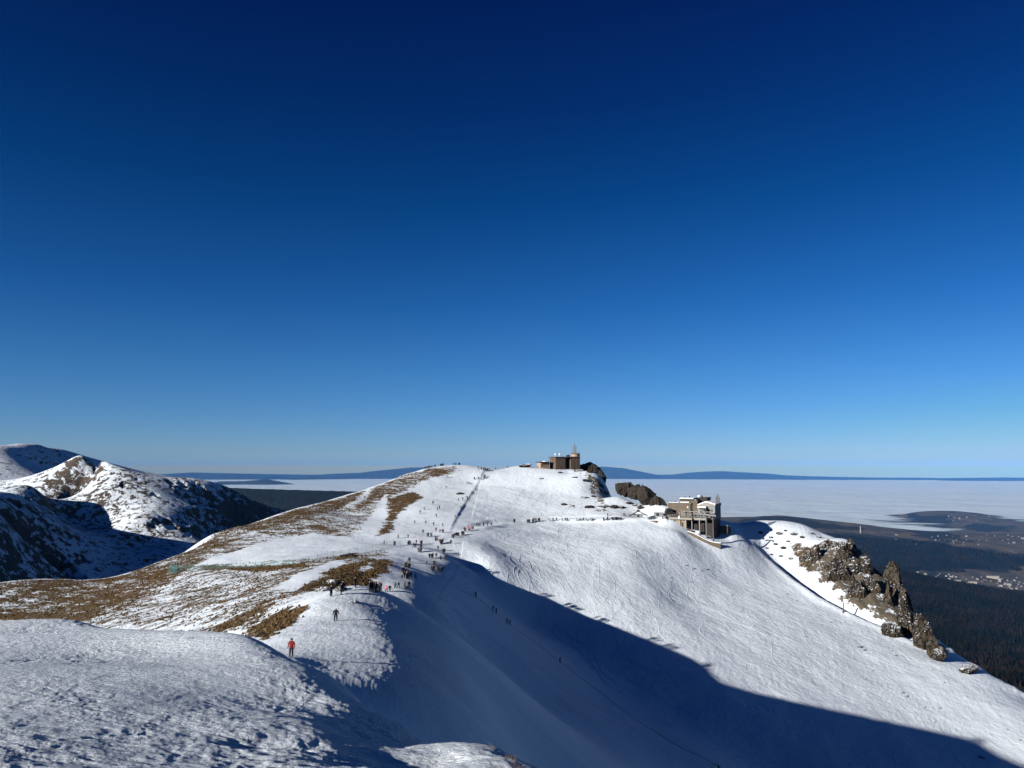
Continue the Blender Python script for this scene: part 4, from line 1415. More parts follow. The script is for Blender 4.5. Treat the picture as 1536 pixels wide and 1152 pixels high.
for i in range(12):
    px = 1000 + i * 3.4
    x, z = fr.S(px, 775.6, -6.9)
    g.bar((x, -6.9, z), (x, -6.9, z + 1.1), 0.05, None, 5)
xa, za = fr.S(1000, 775.6, -6.9)
xb, zb2 = fr.S(1037.4, 775.6, -6.9)
g.bar((xa, -6.9, za + 1.1), (xb, -6.9, zb2 + 1.1), 0.06, None, 5)
g.bar((xa, -6.9, za + 0.6), (xb, -6.9, zb2 + 0.6), 0.04, None, 5)
g.build("railing", M_STEEL, st)
wall_part(fr, st, "sign_board", M_WHITE, 1017.2, 1019.2, 773.8, 778, -7.25, 0.2)
# steel gallery in front of the platform
g = MB()
pts = [1024, 1032, 1041, 1050, 1057, 1065]
for px in pts:
    x, zt_ = fr.S(px, 766.6, -4.2)
    _, zb_ = fr.S(px, 778, -4.2)
    g.box(x - 0.13, x + 0.13, -4.35, -4.09, zb_, zt_)
for py, th in ((766.4, 0.30), (770.2, 0.2), (773.6, 0.2)):
    x0, z = fr.S(1023.5, py, -4.4)
    x1, _ = fr.S(1065.5, py, -4.4)
    g.box(x0, x1, -4.62, -4.36, z - th, z)
for a_, b_ in zip(pts[:-1], pts[1:]):
    xa, za = fr.S(a_, 766.8, -4.2)
    xb, zb_ = fr.S(b_, 777, -4.2)
    g.bar((xa, -4.75, za), (xb, -4.75, zb_), 0.09, None, 5)
g.build("steel_gallery", M_STEEL, st)
wall_part(fr, st, "gallery_cabin", M_DARK, 1027.8, 1032, 767.4, 772, -3.9, 2.0)
wall_part(fr, st, "gallery_cabin", M_DARK, 1055, 1059.6, 762.8, 769, -3.9, 2.0)
# roof aerials
for px, top, base, y in ((1050.4, 737.2, 747, 11), (1023.4, 739.2, 747, 9), (1058.5, 743.5, 746, 12), (1036.5, 743.5, 748, 9), (1061.5, 745, 752, 10)):
    x, z = fr.S(px, base, y)
    _, zt_ = fr.S(px, top, y)
    g = MB().bar((x, y, z), (x, y, zt_), 0.10, 0.05, 6)
    if px > 1050 and px < 1051:
        for f_ in (0.45, 0.7, 0.9):
            zz = z + (zt_ - z) * f_
            g.bar((x - 1.2 * (1.1 - f_), y, zz), (x + 1.2 * (1.1 - f_), y, zz), 0.05, None, 5)
    g.build("antenna", M_STEEL, st)
for px, py, w_, h_, y in ((1006, 753.9, 1.6, 1.8, 6), (1012.5, 753.9, 1.0, 2.6, 8), (1027, 746.6, 1.4, 1.6, 9), (1034, 746.6, 0.8, 2.4, 8), (1043, 750.5, 2.6, 1.6, 2.4), (1056, 746.2, 2.0, 1.8, 12), (1067, 755.2, 1.2, 2.4, 5)):
    wall_part(fr, st, "roof_vent", M_DARK if w_ < 1.5 else M_STEEL, px - w_ / 2, px + w_ / 2, py - h_, py + 1.2, y, 0.9)
for px, top, bot in ((1022, 764, 775), (1026.5, 765.5, 775.4), (1019, 768, 775.4)):
    wall_part(fr, st, "flue", M_STEEL, px - 0.35, px + 0.35, top, bot, -0.4, 0.3)
x, z = fr.S(1048.6, 744.5, 10.5)
MB().ball((x, 10.5, z), 0.75).build("radome", M_WHITE, st)
wall_part(fr, st, "roof_hut", M_GREY, 1047, 1052, 743.6, 746.1, 10.5, 3)
# panel aerial tower at the right end
g = MB()
xb, zb_ = fr.S(1075.6, 757, 7)
_, zt_ = fr.S(1075.6, 736.5, 7)
g.bar((xb, 7, zb_ - 2), (xb, 7, zt_), 0.16, 0.08, 6)
g.build("antenna_mast", M_STEEL, st)
for k, (dx, t0, t1) in enumerate(((0.15, 741, 756), (0.75, 742.5, 755), (-0.45, 745, 755.5), (1.15, 746, 754))):
    _, za = fr.S(1076, t1, 7)
    _, zb2 = fr.S(1076, t0, 7)
    MB().box(xb + dx, xb + dx + 0.3, 6.55, 6.83, za, zb2).build("antenna_panel", M_PYL, st)

# pylons of the old chair lift before the station
for k, (px, top, bot, lab) in enumerate(((1049.6, 771.5, 803, "concrete lift pylon nearest the station's dark hall"), (1060.6, 772.5, 810, "middle lift pylon standing on the snow yard"), (1070.4, 774, 814.5, "tallest lift pylon farthest from the terrace, casting a long shadow"))):
    d = 392 - k * 3
    b = P(px, bot, d)
    t = P(px, top, d)
    hgt = t[2] - b[2]
    py_ = empty("lift_pylon", b, R(-28))
    tag(py_, lab, "pylon", "lift pylons at the station")
    MB().bar((0, 0, -1.0), (0, 0, hgt), 0.40, 0.30, 10).build("column", M_PYL, py_)
    MB().box(-1.5, 1.5, -0.22, 0.22, hgt + 0.002, hgt + 0.45).box(-1.55, -1.2, -0.8, 0.8, hgt - 0.4, hgt).box(1.2, 1.55, -0.8, 0.8, hgt - 0.4, hgt).build("cross_arm", M_STEEL, py_)
    MB().box(-0.6, 0.6, -0.6, 0.6, -1.2, 0.25).build("footing", M_CONC, py_)


def ribbon_wall(name, pts, label, mat, th=0.9, cap=True):
    """pts: (px, top, bottom, d)"""
    root = empty(name, P(pts[0][0], pts[0][2], pts[0][3]))
    tag(root, label, "wall")
    o = np.array(root.location)
    V = []
    for px, t, b, d in pts:
        a, c = P(px, b, d) - o, P(px, t, d) - o
        for q in (a, c, c + np.array([0.25, th, 0]), a + np.array([0.25, th, 0])):
            V.append(q)
    Fc = []
    n = len(pts)
    for i in range(n - 1):
        for e in range(4):
            Fc.append((i * 4 + e, (i + 1) * 4 + e, (i + 1) * 4 + (e + 1) % 4, i * 4 + (e + 1) % 4))
    Fc.append((0, 1, 2, 3))
    Fc.append(((n - 1) * 4 + 3, (n - 1) * 4 + 2, (n - 1) * 4 + 1, (n - 1) * 4))
    w = poly_mesh("wall", np.array(V), np.array(Fc), mat)
    w.parent = root
    if cap:
        V2 = []
        for i in range(n):
            c, e = V[i * 4 + 1], V[i * 4 + 2]
            for q in (c + [0, -0.1, 0.004], c + [0, 0, 0.35], e + [0, 0, 0.35], e + [0, 0.15, 0.004]):
                V2.append(q)
        s = poly_mesh("snow_cap", np.array(V2), np.array(Fc), M_SNOWP)
        s.parent = root
    return root


ribbon_wall("retaining_wall", [(1031, 797.2, 806, 389), (1040, 800, 811, 388), (1048, 804, 816, 386.5), (1056, 808.5, 820, 385.5), (1064, 812, 824, 385), (1073, 814.3, 827, 384.5), (1081, 815, 829, 384)],
            "rough stone retaining wall curving down round the snow yard below the station", M_STONE, 1.0)
ribbon_wall("retaining_wall", [(1080, 788, 799, 398), (1087, 788.6, 800, 398), (1091.5, 789, 801, 398), (1096.5, 790.5, 802, 402)],
            "short stone parapet at the station's right end, pale towards the yard", M_STONE, 0.9)
ribbon_wall("retaining_wall", [(884, 787.5, 791, 402), (900, 784.2, 788, 402), (920, 782, 786, 402), (940, 781.4, 786, 402), (960, 781.2, 787, 400), (985, 781, 787.5, 395)],
            "low dark stone edging under the level path on the way to the station", M_STONE, 0.7, False)

# shed with a snow roof, groomer and low hut left of the station
g = empty("shed", P(988, 771.5, 413), R(-12))
tag(g, "low grey shed under a thick snow roof between the crag and the station", "shed")
MB().box(-2.6, 2.6, 0, 3.4, -1.2, 1.1).build("wall", M_GREY, g)
MB().prism([(-3.0, 1.102), (3.0, 1.102), (2.7, 1.75), (-2.4, 2.15)], -0.5, 3.9).build("roof_snow", M_SNOWP, g)
MB().box(-1.2, 0.2, -0.05, 0.02, -0.9, 0.7).build("door", M_DARK, g)
g = empty("snow_groomer", P(1004.5, 773.6, 403), R(10))
tag(g, "bulky black snow groomer with pale wheels parked against the station wall", "groomer")
MB().prism([(-2.6, 0.75), (2.6, 0.75), (2.7, 1.7), (1.4, 1.9), (0.9, 3.7), (-1.7, 3.8), (-2.4, 1.9)], -1.1, 1.1).build("body", M_DARK, g, 0.05)
MB().prism([(-1.6, 2.0), (1.0, 2.0), (0.75, 3.5), (-1.45, 3.55)], -1.14, -1.103).build("window", M_WIN, g)
for s in (-1, 1):
    t = MB().prism([(-2.5, 0.0), (2.5, 0.0), (3.0, 0.5), (2.5, 1.0), (-2.5, 1.0), (-3.0, 0.5)], s * 1.65 - 0.5, s * 1.65 + 0.5).build("track", M_BLACK, g)
    for wx in (-1.8, -0.6, 0.6, 1.8):
        MB().bar((wx, s * 1.65 - 0.56, 0.5), (wx, s * 1.65 + 0.56, 0.5), 0.36, None, 12).build("wheel", M_CONC, t)
MB().prism([(3.1, 0.1), (3.45, 0.0), (3.3, 1.2), (3.15, 1.3)], -2.1, 2.1).build("blade", M_STEEL, g)
g = empty("hut", P(957.5, 774, 411), R(-8))
tag(g, "small dark hut with a steep pitched roof beside the level path", "hut")
MB().box(-2.3, 2.3, 0, 3.6, -0.8, 0.8).build("wall", M_GREY, g)
MB().prism([(-4.6, 0.15), (-1.2, 1.9), (-0.4, 3.1), (0.6, 3.1), (1.4, 1.9), (4.8, 0.3), (4.8, 0.0), (2.6, 0.82), (0.6, 2.2), (-0.4, 2.2), (-2.4, 0.82), (-4.6, -0.15)], -0.6, 4.2).build("roof", M_DARK, g)
MB().box(-0.5, 0.5, -0.04, 0.02, -0.7, 0.7).build("door", M_DARK, g)


def post(px, bot, hpx, label, mat=M_WOOD, r=0.12, group=None, arm=0.0, name="marker_pole"):
    g = hit(px, bot)
    h = hpx * g.y / F
    o = MB().bar((0, 0, -0.3), (0, 0, h), r, r * 0.8, 7)
    if arm:
        o.bar((-arm, 0, h * 0.9), (arm, 0, h * 0.9), r * 0.6, None, 6)
    o = o.build(name, mat)
    o.location = g
    return tag(o, label, "pole", group)


p_ = post(1264.5, 919, 15, "grey wooden pole standing at the upper edge of the big snow slope under the rocks", M_WOOD, 0.30)
p_.rotation_euler = (0, R(6), 0)
post(1224, 875.5, 5, "short stake by the shadowed gully on the spur", M_WOOD, 0.12)
post(731, 778.5, 3.5, "thin white marker at the bend of the level path", M_WHITE, 0.10)
post(544, 812, 8, "tall thin pole above the snow fence left of the ski run", M_STEEL, 0.06)

# ------------------------------------------------------------------ snow fence across the sunny flank
line = [(262, 856), (272, 856), (284, 855), (297, 854.5), (311, 854), (326, 853.5), (341, 853), (355, 852), (369, 852), (383, 851.5), (397, 850.5), (411, 849.5), (425, 848.5), (438, 847.5), (450, 846), (463, 843.5), (476, 841), (491, 837), (500, 835.5), (511, 833.5), (524, 831.5), (536, 829), (549, 827), (559, 825.5), (570, 822.5), (580, 820.5), (590, 818.5), (601, 817.5), (612, 818)]
pts = [hit(*q) for q in line]
root = empty("snow_fence", pts[0])
tag(root, "long pale green snow fence running across the sunny slope to the saddle", "fence")
o3 = Vector(pts[0])
net = MB()
for i, p in enumerate(pts):
    hgt = 2.0 if i < 16 else 2.4
    MB().bar(p - o3 + Vector((0, 0, -0.3)), p - o3 + Vector((0, 0, hgt)), 0.055, 0.05, 6).build("post", M_STEEL, root)
    if i:
        a, b = pts[i - 1] - o3, p - o3
        for f_ in (0.25, 0.55, 0.85, 1.15, 1.45, 1.75):
            net.bar(a + Vector((0, -0.06, f_)), b + Vector((0, -0.06, f_)), 0.022, None, 4)
        for s in np.linspace(0.1, 0.9, 6):
            c = a.lerp(b, s)
            net.bar(c + Vector((0, -0.06, 0.25)), c + Vector((0, -0.06, 1.75)), 0.018, None, 4)
net.build("net", M_NET, root)
# stacked fence rolls at the fence's lower end
for k, (px, bot, h) in enumerate(((256, 858, 18), (259.5, 859, 14), (263.5, 860, 16))):
    g = hit(px, bot)
    kk = g.y / F
    hh = h * kk
    w = MB()
    for i in range(5):
        for j in range(2):
            w.bar((i * 0.22 - 0.45, j * 0.2, -0.2), (i * 0.22 - 0.45 + 0.1 * math.sin(i), j * 0.2, hh * (0.8 + 0.2 * math.cos(i * 2 + k))), 0.06, 0.05, 5)
    w.box(-0.6, 0.6, -0.1, 0.35, hh * 0.45, hh * 0.5)
    o = w.build("fence_roll", M_NET)
    o.location = g
    tag(o, "upright blue green fence netting bundle where the snow fence ends", "fence roll", "fence bundles on the slope")
# ------------------------------------------------------------------ people
def skin_mesh(name, verts, edges, radii, root=0, sub=1):
    me = bpy.data.meshes.new(name)
    me.from_pydata(verts, edges, [])
    o = bpy.data.objects.new(name, me)
    COL.objects.link(o)
    md = o.modifiers.new("skin", "SKIN")
    md.use_smooth_shade = True
    for i, r in enumerate(radii):
        sv = me.skin_vertices[0].data[i]
        sv.radius = r if isinstance(r, tuple) else (r, r)
        sv.use_root = i == root
    if sub:
        s = o.modifiers.new("sub", "SUBSURF")
        s.levels = s.render_levels = sub
    dg = bpy.context.evaluated_depsgraph_get()
    out = bpy.data.meshes.new_from_object(o.evaluated_get(dg))
    bpy.data.objects.remove(o)
    out.name = name
    return out


def body(pose, hands=False, sub=1):
    v, r, e = [], [], []

    def add(p, rad, to=None):
        v.append(p)
        r.append(rad)
        if to is not None:
            e.append((to, len(v) - 1))
        return len(v) - 1
    sit = pose == "sit"
    dz = -0.45 if sit else 0.0
    lean = {"walk": 0.06, "stand": 0.0, "sit": 0.12, "bend": 0.22}[pose]
    pel = add((0, 0, 0.94 + dz), (0.17, 0.12))
    sp = add((0, lean * 0.3, 1.12 + dz), (0.165, 0.12), pel)
    ch = add((0, lean * 0.7, 1.34 + dz), (0.185, 0.125), sp)
    nk = add((0, lean, 1.48 + dz), (0.075, 0.07), ch)
    hd = add((0, lean + 0.02, 1.58 + dz), (0.088, 0.10), nk)
    add((0, lean + 0.015, 1.70 + dz), (0.075, 0.085), hd)
    add((0, lean + 0.115, 1.60 + dz), (0.022, 0.03), hd)                    # nose and face front
    for s in (-1, 1):
        sw = {"walk": 0.16 * s, "stand": 0.03, "sit": 0.18, "bend": 0.22}[pose]
        sh = add((0.2 * s, lean * 0.9, 1.41 + dz), 0.075, ch)
        el = add((0.275 * s, lean * 0.6 - sw * 0.3 - 0.02, 1.15 + dz), 0.062, sh)
        wr = add((0.29 * s, lean * 0.6 + sw + 0.05, 0.93 + dz), 0.046, el)
        if hands:
            pm = add((0.29 * s, lean * 0.6 + sw + 0.065, 0.86 + dz), (0.032, 0.042), wr)
            for q, (dy, ln) in enumerate(((0.036, 0.075), (0.013, 0.085), (-0.011, 0.08), (-0.034, 0.062))):
                k1 = add((0.288 * s, v[pm][1] + dy, 0.83 + dz), 0.011, pm)
                k2 = add((0.282 * s, v[pm][1] + dy * 1.05, 0.83 - ln * 0.5 + dz), 0.0098, k1)
                add((0.268 * s, v[pm][1] + dy * 1.05 - 0.004, 0.83 - ln + dz), 0.0088, k2)
            t1 = add((0.28 * s, v[pm][1] + 0.05, 0.875 + dz), 0.012, wr)
            add((0.27 * s, v[pm][1] + 0.066, 0.825 + dz), 0.0098, t1)
        else:
            add((0.285 * s, lean * 0.6 + sw + 0.07, 0.83 + dz), 0.05, wr)
        hp = add((0.095 * s, 0, 0.88 + dz), 0.11, pel)
        if sit:
            kn = add((0.11 * s, 0.42, 0.50), 0.085, hp)
            an = add((0.11 * s, 0.44, 0.12), 0.066, kn)
            add((0.12 * s, 0.60, 0.05), 0.05, an)
        else:
            st_ = {"walk": 0.2 * s, "stand": 0.03 * s, "bend": 0.05 * s}[pose]
            kn = add((0.11 * s, st_ * 0.55 + 0.03, 0.50), 0.084, hp)
            an = add((0.115 * s, st_, 0.11), 0.066, kn)
            add((0.125 * s, st_ + 0.15, 0.045), 0.05, an)
    return skin_mesh("person", v, e, r, 0, sub)


def fabric(name, c, rough=0.85):
    m = NT(name)
    f = m.noise(m.pos(), 9.0, 4, 0.6)
    m.color(m.mix(f, tuple(x * 0.75 for x in c) + (1,), tuple(min(1, x * 1.25) for x in c) + (1,)))
    m.rough(rough)
    return m.mat


JK = {"k": fabric("black_jacket", (0.016, 0.017, 0.02)), "n": fabric("navy_jacket", (0.02, 0.028, 0.055)), "g": fabric("grey_jacket", (0.06, 0.06, 0.065)), "r": fabric("red_jacket", (0.19, 0.010, 0.013)),
      "p": fabric("pink_jacket", (0.75, 0.12, 0.24)), "b": fabric("blue_grey_jacket", (0.12, 0.15, 0.19)), "o": fabric("orange_jacket", (0.5, 0.12, 0.05)), "e": fabric("olive_jacket", (0.05, 0.05, 0.03))}
TROU = fabric("dark_trousers", (0.014, 0.014, 0.017))
BOOT = fabric("boot_leather", (0.02, 0.016, 0.013), 0.6)
SKIN = plain("face_skin", rgb(0.46, 0.27, 0.19), 0.6, 0.08, 12)
HAT = fabric("knit_hat", (0.02, 0.02, 0.024))
CN = {"k": "black", "n": "navy", "g": "grey", "r": "red", "p": "pink", "b": "blue grey", "o": "orange", "e": "olive"}
_bodies = {}


def dress(pose, col, hands=False):
    key = (pose, col, hands)
    if key not in _bodies:
        if (pose, hands) not in _bodies:
            _bodies[(pose, hands)] = body(pose, hands, 2 if hands else 1)
        me = _bodies[(pose, hands)].copy()
        me.name = "person"
        for m in (JK[col], TROU, BOOT, SKIN, HAT):
            me.materials.append(m)
        dz = -0.45 if pose == "sit" else 0
        n = len(me.polygons)
        cs = np.zeros(n * 3)
        me.polygons.foreach_get("center", cs)
        cs = cs.reshape(-1, 3)
        z = cs[:, 2] - dz
        mi = np.zeros(n, np.int32)
        mi[(z < 0.86) & (np.abs(cs[:, 0]) < 0.22)] = 1
        if pose == "sit":
            mi[(cs[:, 1] > 0.12) & (cs[:, 2] < 0.62) & (np.abs(cs[:, 0]) < 0.22)] = 1
        mi[cs[:, 2] < 0.12] = 2
        mi[(z > 1.50)] = 3
        mi[(z > 1.635) | ((z > 1.5) & (cs[:, 1] < 0.02))] = 4
        mi[(z < 0.9) & (np.abs(cs[:, 0]) > 0.235) & (cs[:, 2] > 0.3)] = 2 if pose != "sit" else 0
        me.polygons.foreach_set("material_index", mi)
        me.polygons.foreach_set("use_smooth", np.ones(n, bool))
        _bodies[key] = me
    return _bodies[key]


def pack_mesh():
    bm = bmesh.new()
    bmesh.ops.create_cube(bm, size=1.0)
    bmesh.ops.scale(bm, vec=(0.32, 0.2, 0.5), verts=bm.verts)
    bmesh.ops.bevel(bm, geom=list(bm.edges), offset=0.07, segments=2, affect="EDGES")
    bmesh.ops.translate(bm, vec=(0, -0.2, 1.26), verts=bm.verts)
    me = bpy.data.meshes.new("backpack")
    bm.to_mesh(me)
    bm.free()
    me.materials.append(JK["k"])
    return me


PACK = pack_mesh()


def person(px, py, col, pose, label, group, face=None, h=1.0, pack=False, hands=False):
    g = hit(px, py, 30)
    o = bpy.data.objects.new("person", dress(pose, col, hands))
    COL.objects.link(o)
    o.location = g + Vector((0, 0, -0.03))
    o.rotation_euler = (0, 0, face if face is not None else random.uniform(-math.pi, math.pi))
    o.scale = (h * 1.28, h * 1.28, h) if not hands else (h * 1.1, h * 1.1, h)
    tag(o, label, "person", group)
    if pack:
        b = bpy.data.objects.new("backpack", PACK)
        COL.objects.link(b)
        b.parent = o
    return o


ORD = ["leftmost", "second", "third", "fourth", "fifth", "sixth", "seventh", "eighth", "ninth", "tenth", "eleventh", "twelfth", "thirteenth", "fourteenth", "fifteenth", "sixteenth", "seventeenth", "eighteenth", "nineteenth",
       "twentieth", "twenty first", "twenty second", "twenty third", "twenty fourth", "twenty fifth", "twenty sixth", "twenty seventh", "twenty eighth", "twenty ninth", "thirtieth"]


def extra(pts, n, seed):
    """more walkers close to the ones given, as thick as the photo's groups"""
    rs_ = np.random.RandomState(seed)
    out = list(pts)
    for _ in range(n):
        q = pts[rs_.randint(len(pts))]
        out.append((q[0] + rs_.uniform(-14, 14), q[1] + rs_.uniform(-5, 5)))
    return out


def crowd(pts, place, group, cols="knkgkknkbkeknkgk", pose=None, scale=1.0, off=(0, 0), s=1.0):
    """pts: (x, y[, colour]) in a crop whose origin and scale are given"""
    P_ = sorted([(off[0] + q[0] / s, off[1] + q[1] / s, q[2] if len(q) > 2 else None) for q in pts])
    for i, (x, y, c) in enumerate(P_):
        c = c or cols[(i * 7 + len(P_)) % len(cols)]
        ps = pose or ("walk" if (i * 5 + len(P_)) % 3 else "stand")
        who = {"walk": "walker", "stand": "figure", "sit": "seated figure", "bend": "stooping figure"}[ps]
        od = ORD[i] if i == 0 else ORD[i] + " from left"
        person(x, y, c, ps, f"{CN[c]} clad {who}, {od} {place}", group, None, scale * random.uniform(1.0, 1.12))


A = dict(off=(384, 640), s=4.0)
crowd(extra([(1020, 250), (1045, 239), (1058, 241), (1072, 240), (1106, 233), (1114, 233), (1124, 231), (1185, 222), (1196, 223, "b"), (1222, 222)], 14, 300), "on the grassy summit skyline", "people on the left summit", **A)
crowd(extra([(1333, 250), (1353, 258), (1365, 262), (1377, 262), (1390, 264), (1400, 265)], 9, 301), "at the top of the ski run", "people where the run tops out", **A)
crowd([(1438, 248), (1510, 248)], "alone on the crest towards the observatory", "people on the crest", **A)
crowd(extra([(1150, 306), (1310, 318), (1337, 318), (1368, 312), (1378, 306), (1278, 345), (1320, 384, "o"), (1305, 405)], 10, 309), "on the upper ski run", "people on the upper run", **A)
crowd([(1214, 446, "b"), (1240, 440), (1265, 430), (1270, 438, "r"), (1281, 430), (1230, 495), (1196, 545, "o")], "along the snow edge halfway up the run", "people by the snow edge", **A)
crowd([(1062, 465), (1009, 500), (985, 522), (1089, 502), (1101, 494), (1081, 543), (952, 582), (1018, 585), (1066, 595), (1120, 600), (1141, 372, "b"), (912, 668)], "scattered over the open run", "skiers on the open run", **A)
crowd(extra([(1080, 628, "r"), (1104, 638), (1120, 638), (1002, 640), (1036, 660), (1050, 662), (1078, 682), (1110, 702)], 10, 308), "gathered left of the snow edge's foot", "people at the foot of the run", **A)
crowd(extra([(768, 708), (830, 712), (854, 670), (912, 712), (922, 710), (961, 705), (990, 712), (996, 706), (958, 725), (992, 730), (982, 750)], 11, 304), "in the row behind the saddle's snow rim", "people behind the saddle rim", **A)
crowd(extra([(1092, 740), (1123, 757), (1131, 757), (1050, 790), (1061, 790), (1081, 785), (1108, 800), (1137, 800), (1024, 822), (1068, 832), (1078, 832), (1060, 865), (1098, 870), (1108, 872), (1116, 868)], 9, 302), "standing on the saddle by the bowl's rim", "people on the saddle", **A)
crowd(extra([(922, 815), (895, 845), (915, 850), (885, 880), (898, 885), (905, 905, "o"), (915, 912), (920, 895), (890, 905), (957, 915)], 14, 303), "in the queue climbing round the brown patch", "people climbing to the saddle", **A)
crowd([(893, 965), (918, 965)], "standing near the tip of the lit terrace", "pair on the terrace tip", pose="stand", **A)
crowd([(908, 979)], "low on the lit terrace's tip", "one resting on the terrace", cols="k", pose="sit", **A)
crowd([(855, 966, "b"), (835, 970)], "walking side by side on the lit terrace", "pair on the terrace", **A)
person(384 + 783 / 4, 640 + 992 / 4, "p", "walk", "figure in a bright pink jacket on the lit terrace above the shadow", "people on the terrace", R(160), 1.0)
person(384 + 803 / 4, 640 + 991 / 4, "k", "stand", "black clad figure right next to the pink jacket on the terrace", "people on the terrace", R(170), 1.03)
crowd([(748, 990), (738, 992, "g"), (722, 997), (706, 996), (698, 991), (684, 992)], "in the dark cluster under the big brown patch", "cluster under the brown patch", pose="stand", **A)
crowd([(408, 958), (452, 956), (476, 962)], "crouched behind the stones of the hump", "resting hikers on the hump", pose="sit", **A)
person(384 + 488 / 4, 640 + 958 / 4, "k", "stand", "tall dark figure standing highest on the rocky hump", "resting hikers on the hump", R(200), 1.05, True)
crowd([(450, 1018), (510, 1008), (520, 990)], "standing before the stones of the hump", "resting hikers on the hump", pose="stand", **A)
crowd([(595, 964)], "half hidden at the far edge of the hump", "hiker beyond the hump", cols="k", pose="stand", **A)
B = dict(off=(640, 740), s=7.68)
crowd(extra([(292, 515), (308, 510), (322, 500), (352, 492), (368, 490), (404, 482), (428, 480), (278, 585), (165, 585), (104, 540)], 14, 305), "where the level path leaves the saddle", "people at the start of the path", **B)
crowd([(436, 436), (448, 440), (490, 432, "p"), (500, 428, "p"), (484, 424, "r"), (538, 415), (524, 420)], "in the pink group on the path's first bend", "the group on the first bend", **B)
crowd([(578, 378), (597, 380, "b"), (612, 380), (655, 382), (702, 378), (748, 375)], "past the first bend of the path", "people past the first bend", **B)
crowd(extra([(1008, 332), (1160, 335), (1175, 336), (1185, 335), (1218, 330), (1240, 322), (1256, 322), (1302, 322)], 14, 306), "in the middle stretch of the level path", "people in the middle of the path", **B)
crowd([(1410, 320), (1456, 320), (1496, 316)], "on the path under the stony slope", "people under the stony slope", **B)
C_ = dict(off=(820, 740), s=7.68)
crowd([(180, 320), (218, 320), (237, 320), (348, 320), (387, 320), (425, 316), (462, 320), (510, 316), (526, 320)], "strung along the path towards the stone edging", "people before the stone edging", **C_)
crowd(extra([(655, 316), (696, 312), (752, 309), (765, 310), (785, 309), (800, 310), (815, 309), (830, 310), (850, 309)], 9, 307), "in the line above the stone edging", "line above the stone edging", **C_)
crowd([(703, 264), (885, 262), (900, 268)], "uphill of the path near the dark hut", "people by the hut", **C_)
crowd([(1170, 302), (1186, 304), (1204, 304), (1225, 302), (1242, 302)], "in the row just left of the station terrace", "row left of the terrace", **C_)
crowd([(1337, 298), (1372, 296), (1383, 296)], "by the groomer at the station", "people by the groomer", **C_)
for px, py, c, lab in ((1034.6, 797.5, "r", "red clad figure at the mouth of the station's dark hall"), (1032.2, 799.2, "r", "second red clad figure below the station terrace, nearer the wall"), (1031.0, 803.5, "b", "grey figure on the snow under the retaining wall's start")):
    q = P(px, py, 391.5)
    o = bpy.data.objects.new("person", dress("stand", c))
    COL.objects.link(o)
    o.location = (q[0], q[1], float(H(q[0], q[1])[0]) - 0.03)
    o.rotation_euler = (0, 0, R(150))
    o.location.z = max(o.location.z, q[2])
    tag(o, lab, "person", "people below the terrace")
# walkers on the shaded trail
for i, (x, y, lab) in enumerate([(714, 895.5, "lone walker highest on the shaded trail"), (739.5, 916.5, "left one of the pair on the shaded trail"), (744.5, 920, "right one of the pair on the shaded trail"), (760.5, 935, "left one of the two below the pair on the shaded trail"),
                                 (765, 937.5, "right one of the two below the pair on the shaded trail"), (840, 994, "lone walker far down the shaded trail"), (1078, 1157, "lowest walker on the shaded trail at the picture's bottom")]):
    person(x, y, "k", "walk", "dark " + lab, "walkers on the shaded trail", R(-120 if i % 2 else 60), 1.0)
person(503.5, 931.5, "k", "walk", "dark hooded hiker with a backpack alone on the trampled shoulder, long shadow", "hikers on the near shoulder", R(10), 1.02, True)
rp = person(436.8, 985, "r", "stand", "person in a red jacket and black trousers at the foot of the near snowfield", "hikers on the near shoulder", R(172), 1.03, False, True)
bm = bmesh.new()
bmesh.ops.create_uvsphere(bm, u_segments=16, v_segments=10, radius=0.115, matrix=Matrix.Translation((0, 0.005, 1.64)) @ Matrix.Diagonal((0.95, 1.05, 1.05, 1)))
me = bpy.data.meshes.new("hood")
bmesh.ops.delete(bm, geom=[v for v in bm.verts if v.co.y > 0.07 and v.co.z < 1.68], context="VERTS")
bm.to_mesh(me)
bm.free()
me.materials.append(HAT)
hd = bpy.data.objects.new("hat", me)
COL.objects.link(hd)
hd.parent = rp
# ------------------------------------------------------------------ woods in the valley: one mass of spruces
m_ = NT("spruce")
pos = m_.pos()
v = m_.attr("shade")
br = m_.smooth(m_.noise(pos, 0.0045, 6, 0.7), 0.44, 0.58)
dk = m_.mix(v, rgb(0.002, 0.003, 0.003), rgb(0.008, 0.010, 0.008))
bw = m_.mix(v, rgb(0.006, 0.0045, 0.0035), rgb(0.024, 0.016, 0.011))
m_.color(m_.mix(m_.math("MULTIPLY", br, m_.smooth(v, 0.3, 0.7)), dk, bw))
m_.rough(1.0)
m_.bsdf.inputs["Specular IOR Level"].default_value = 0
SPR = m_.mat


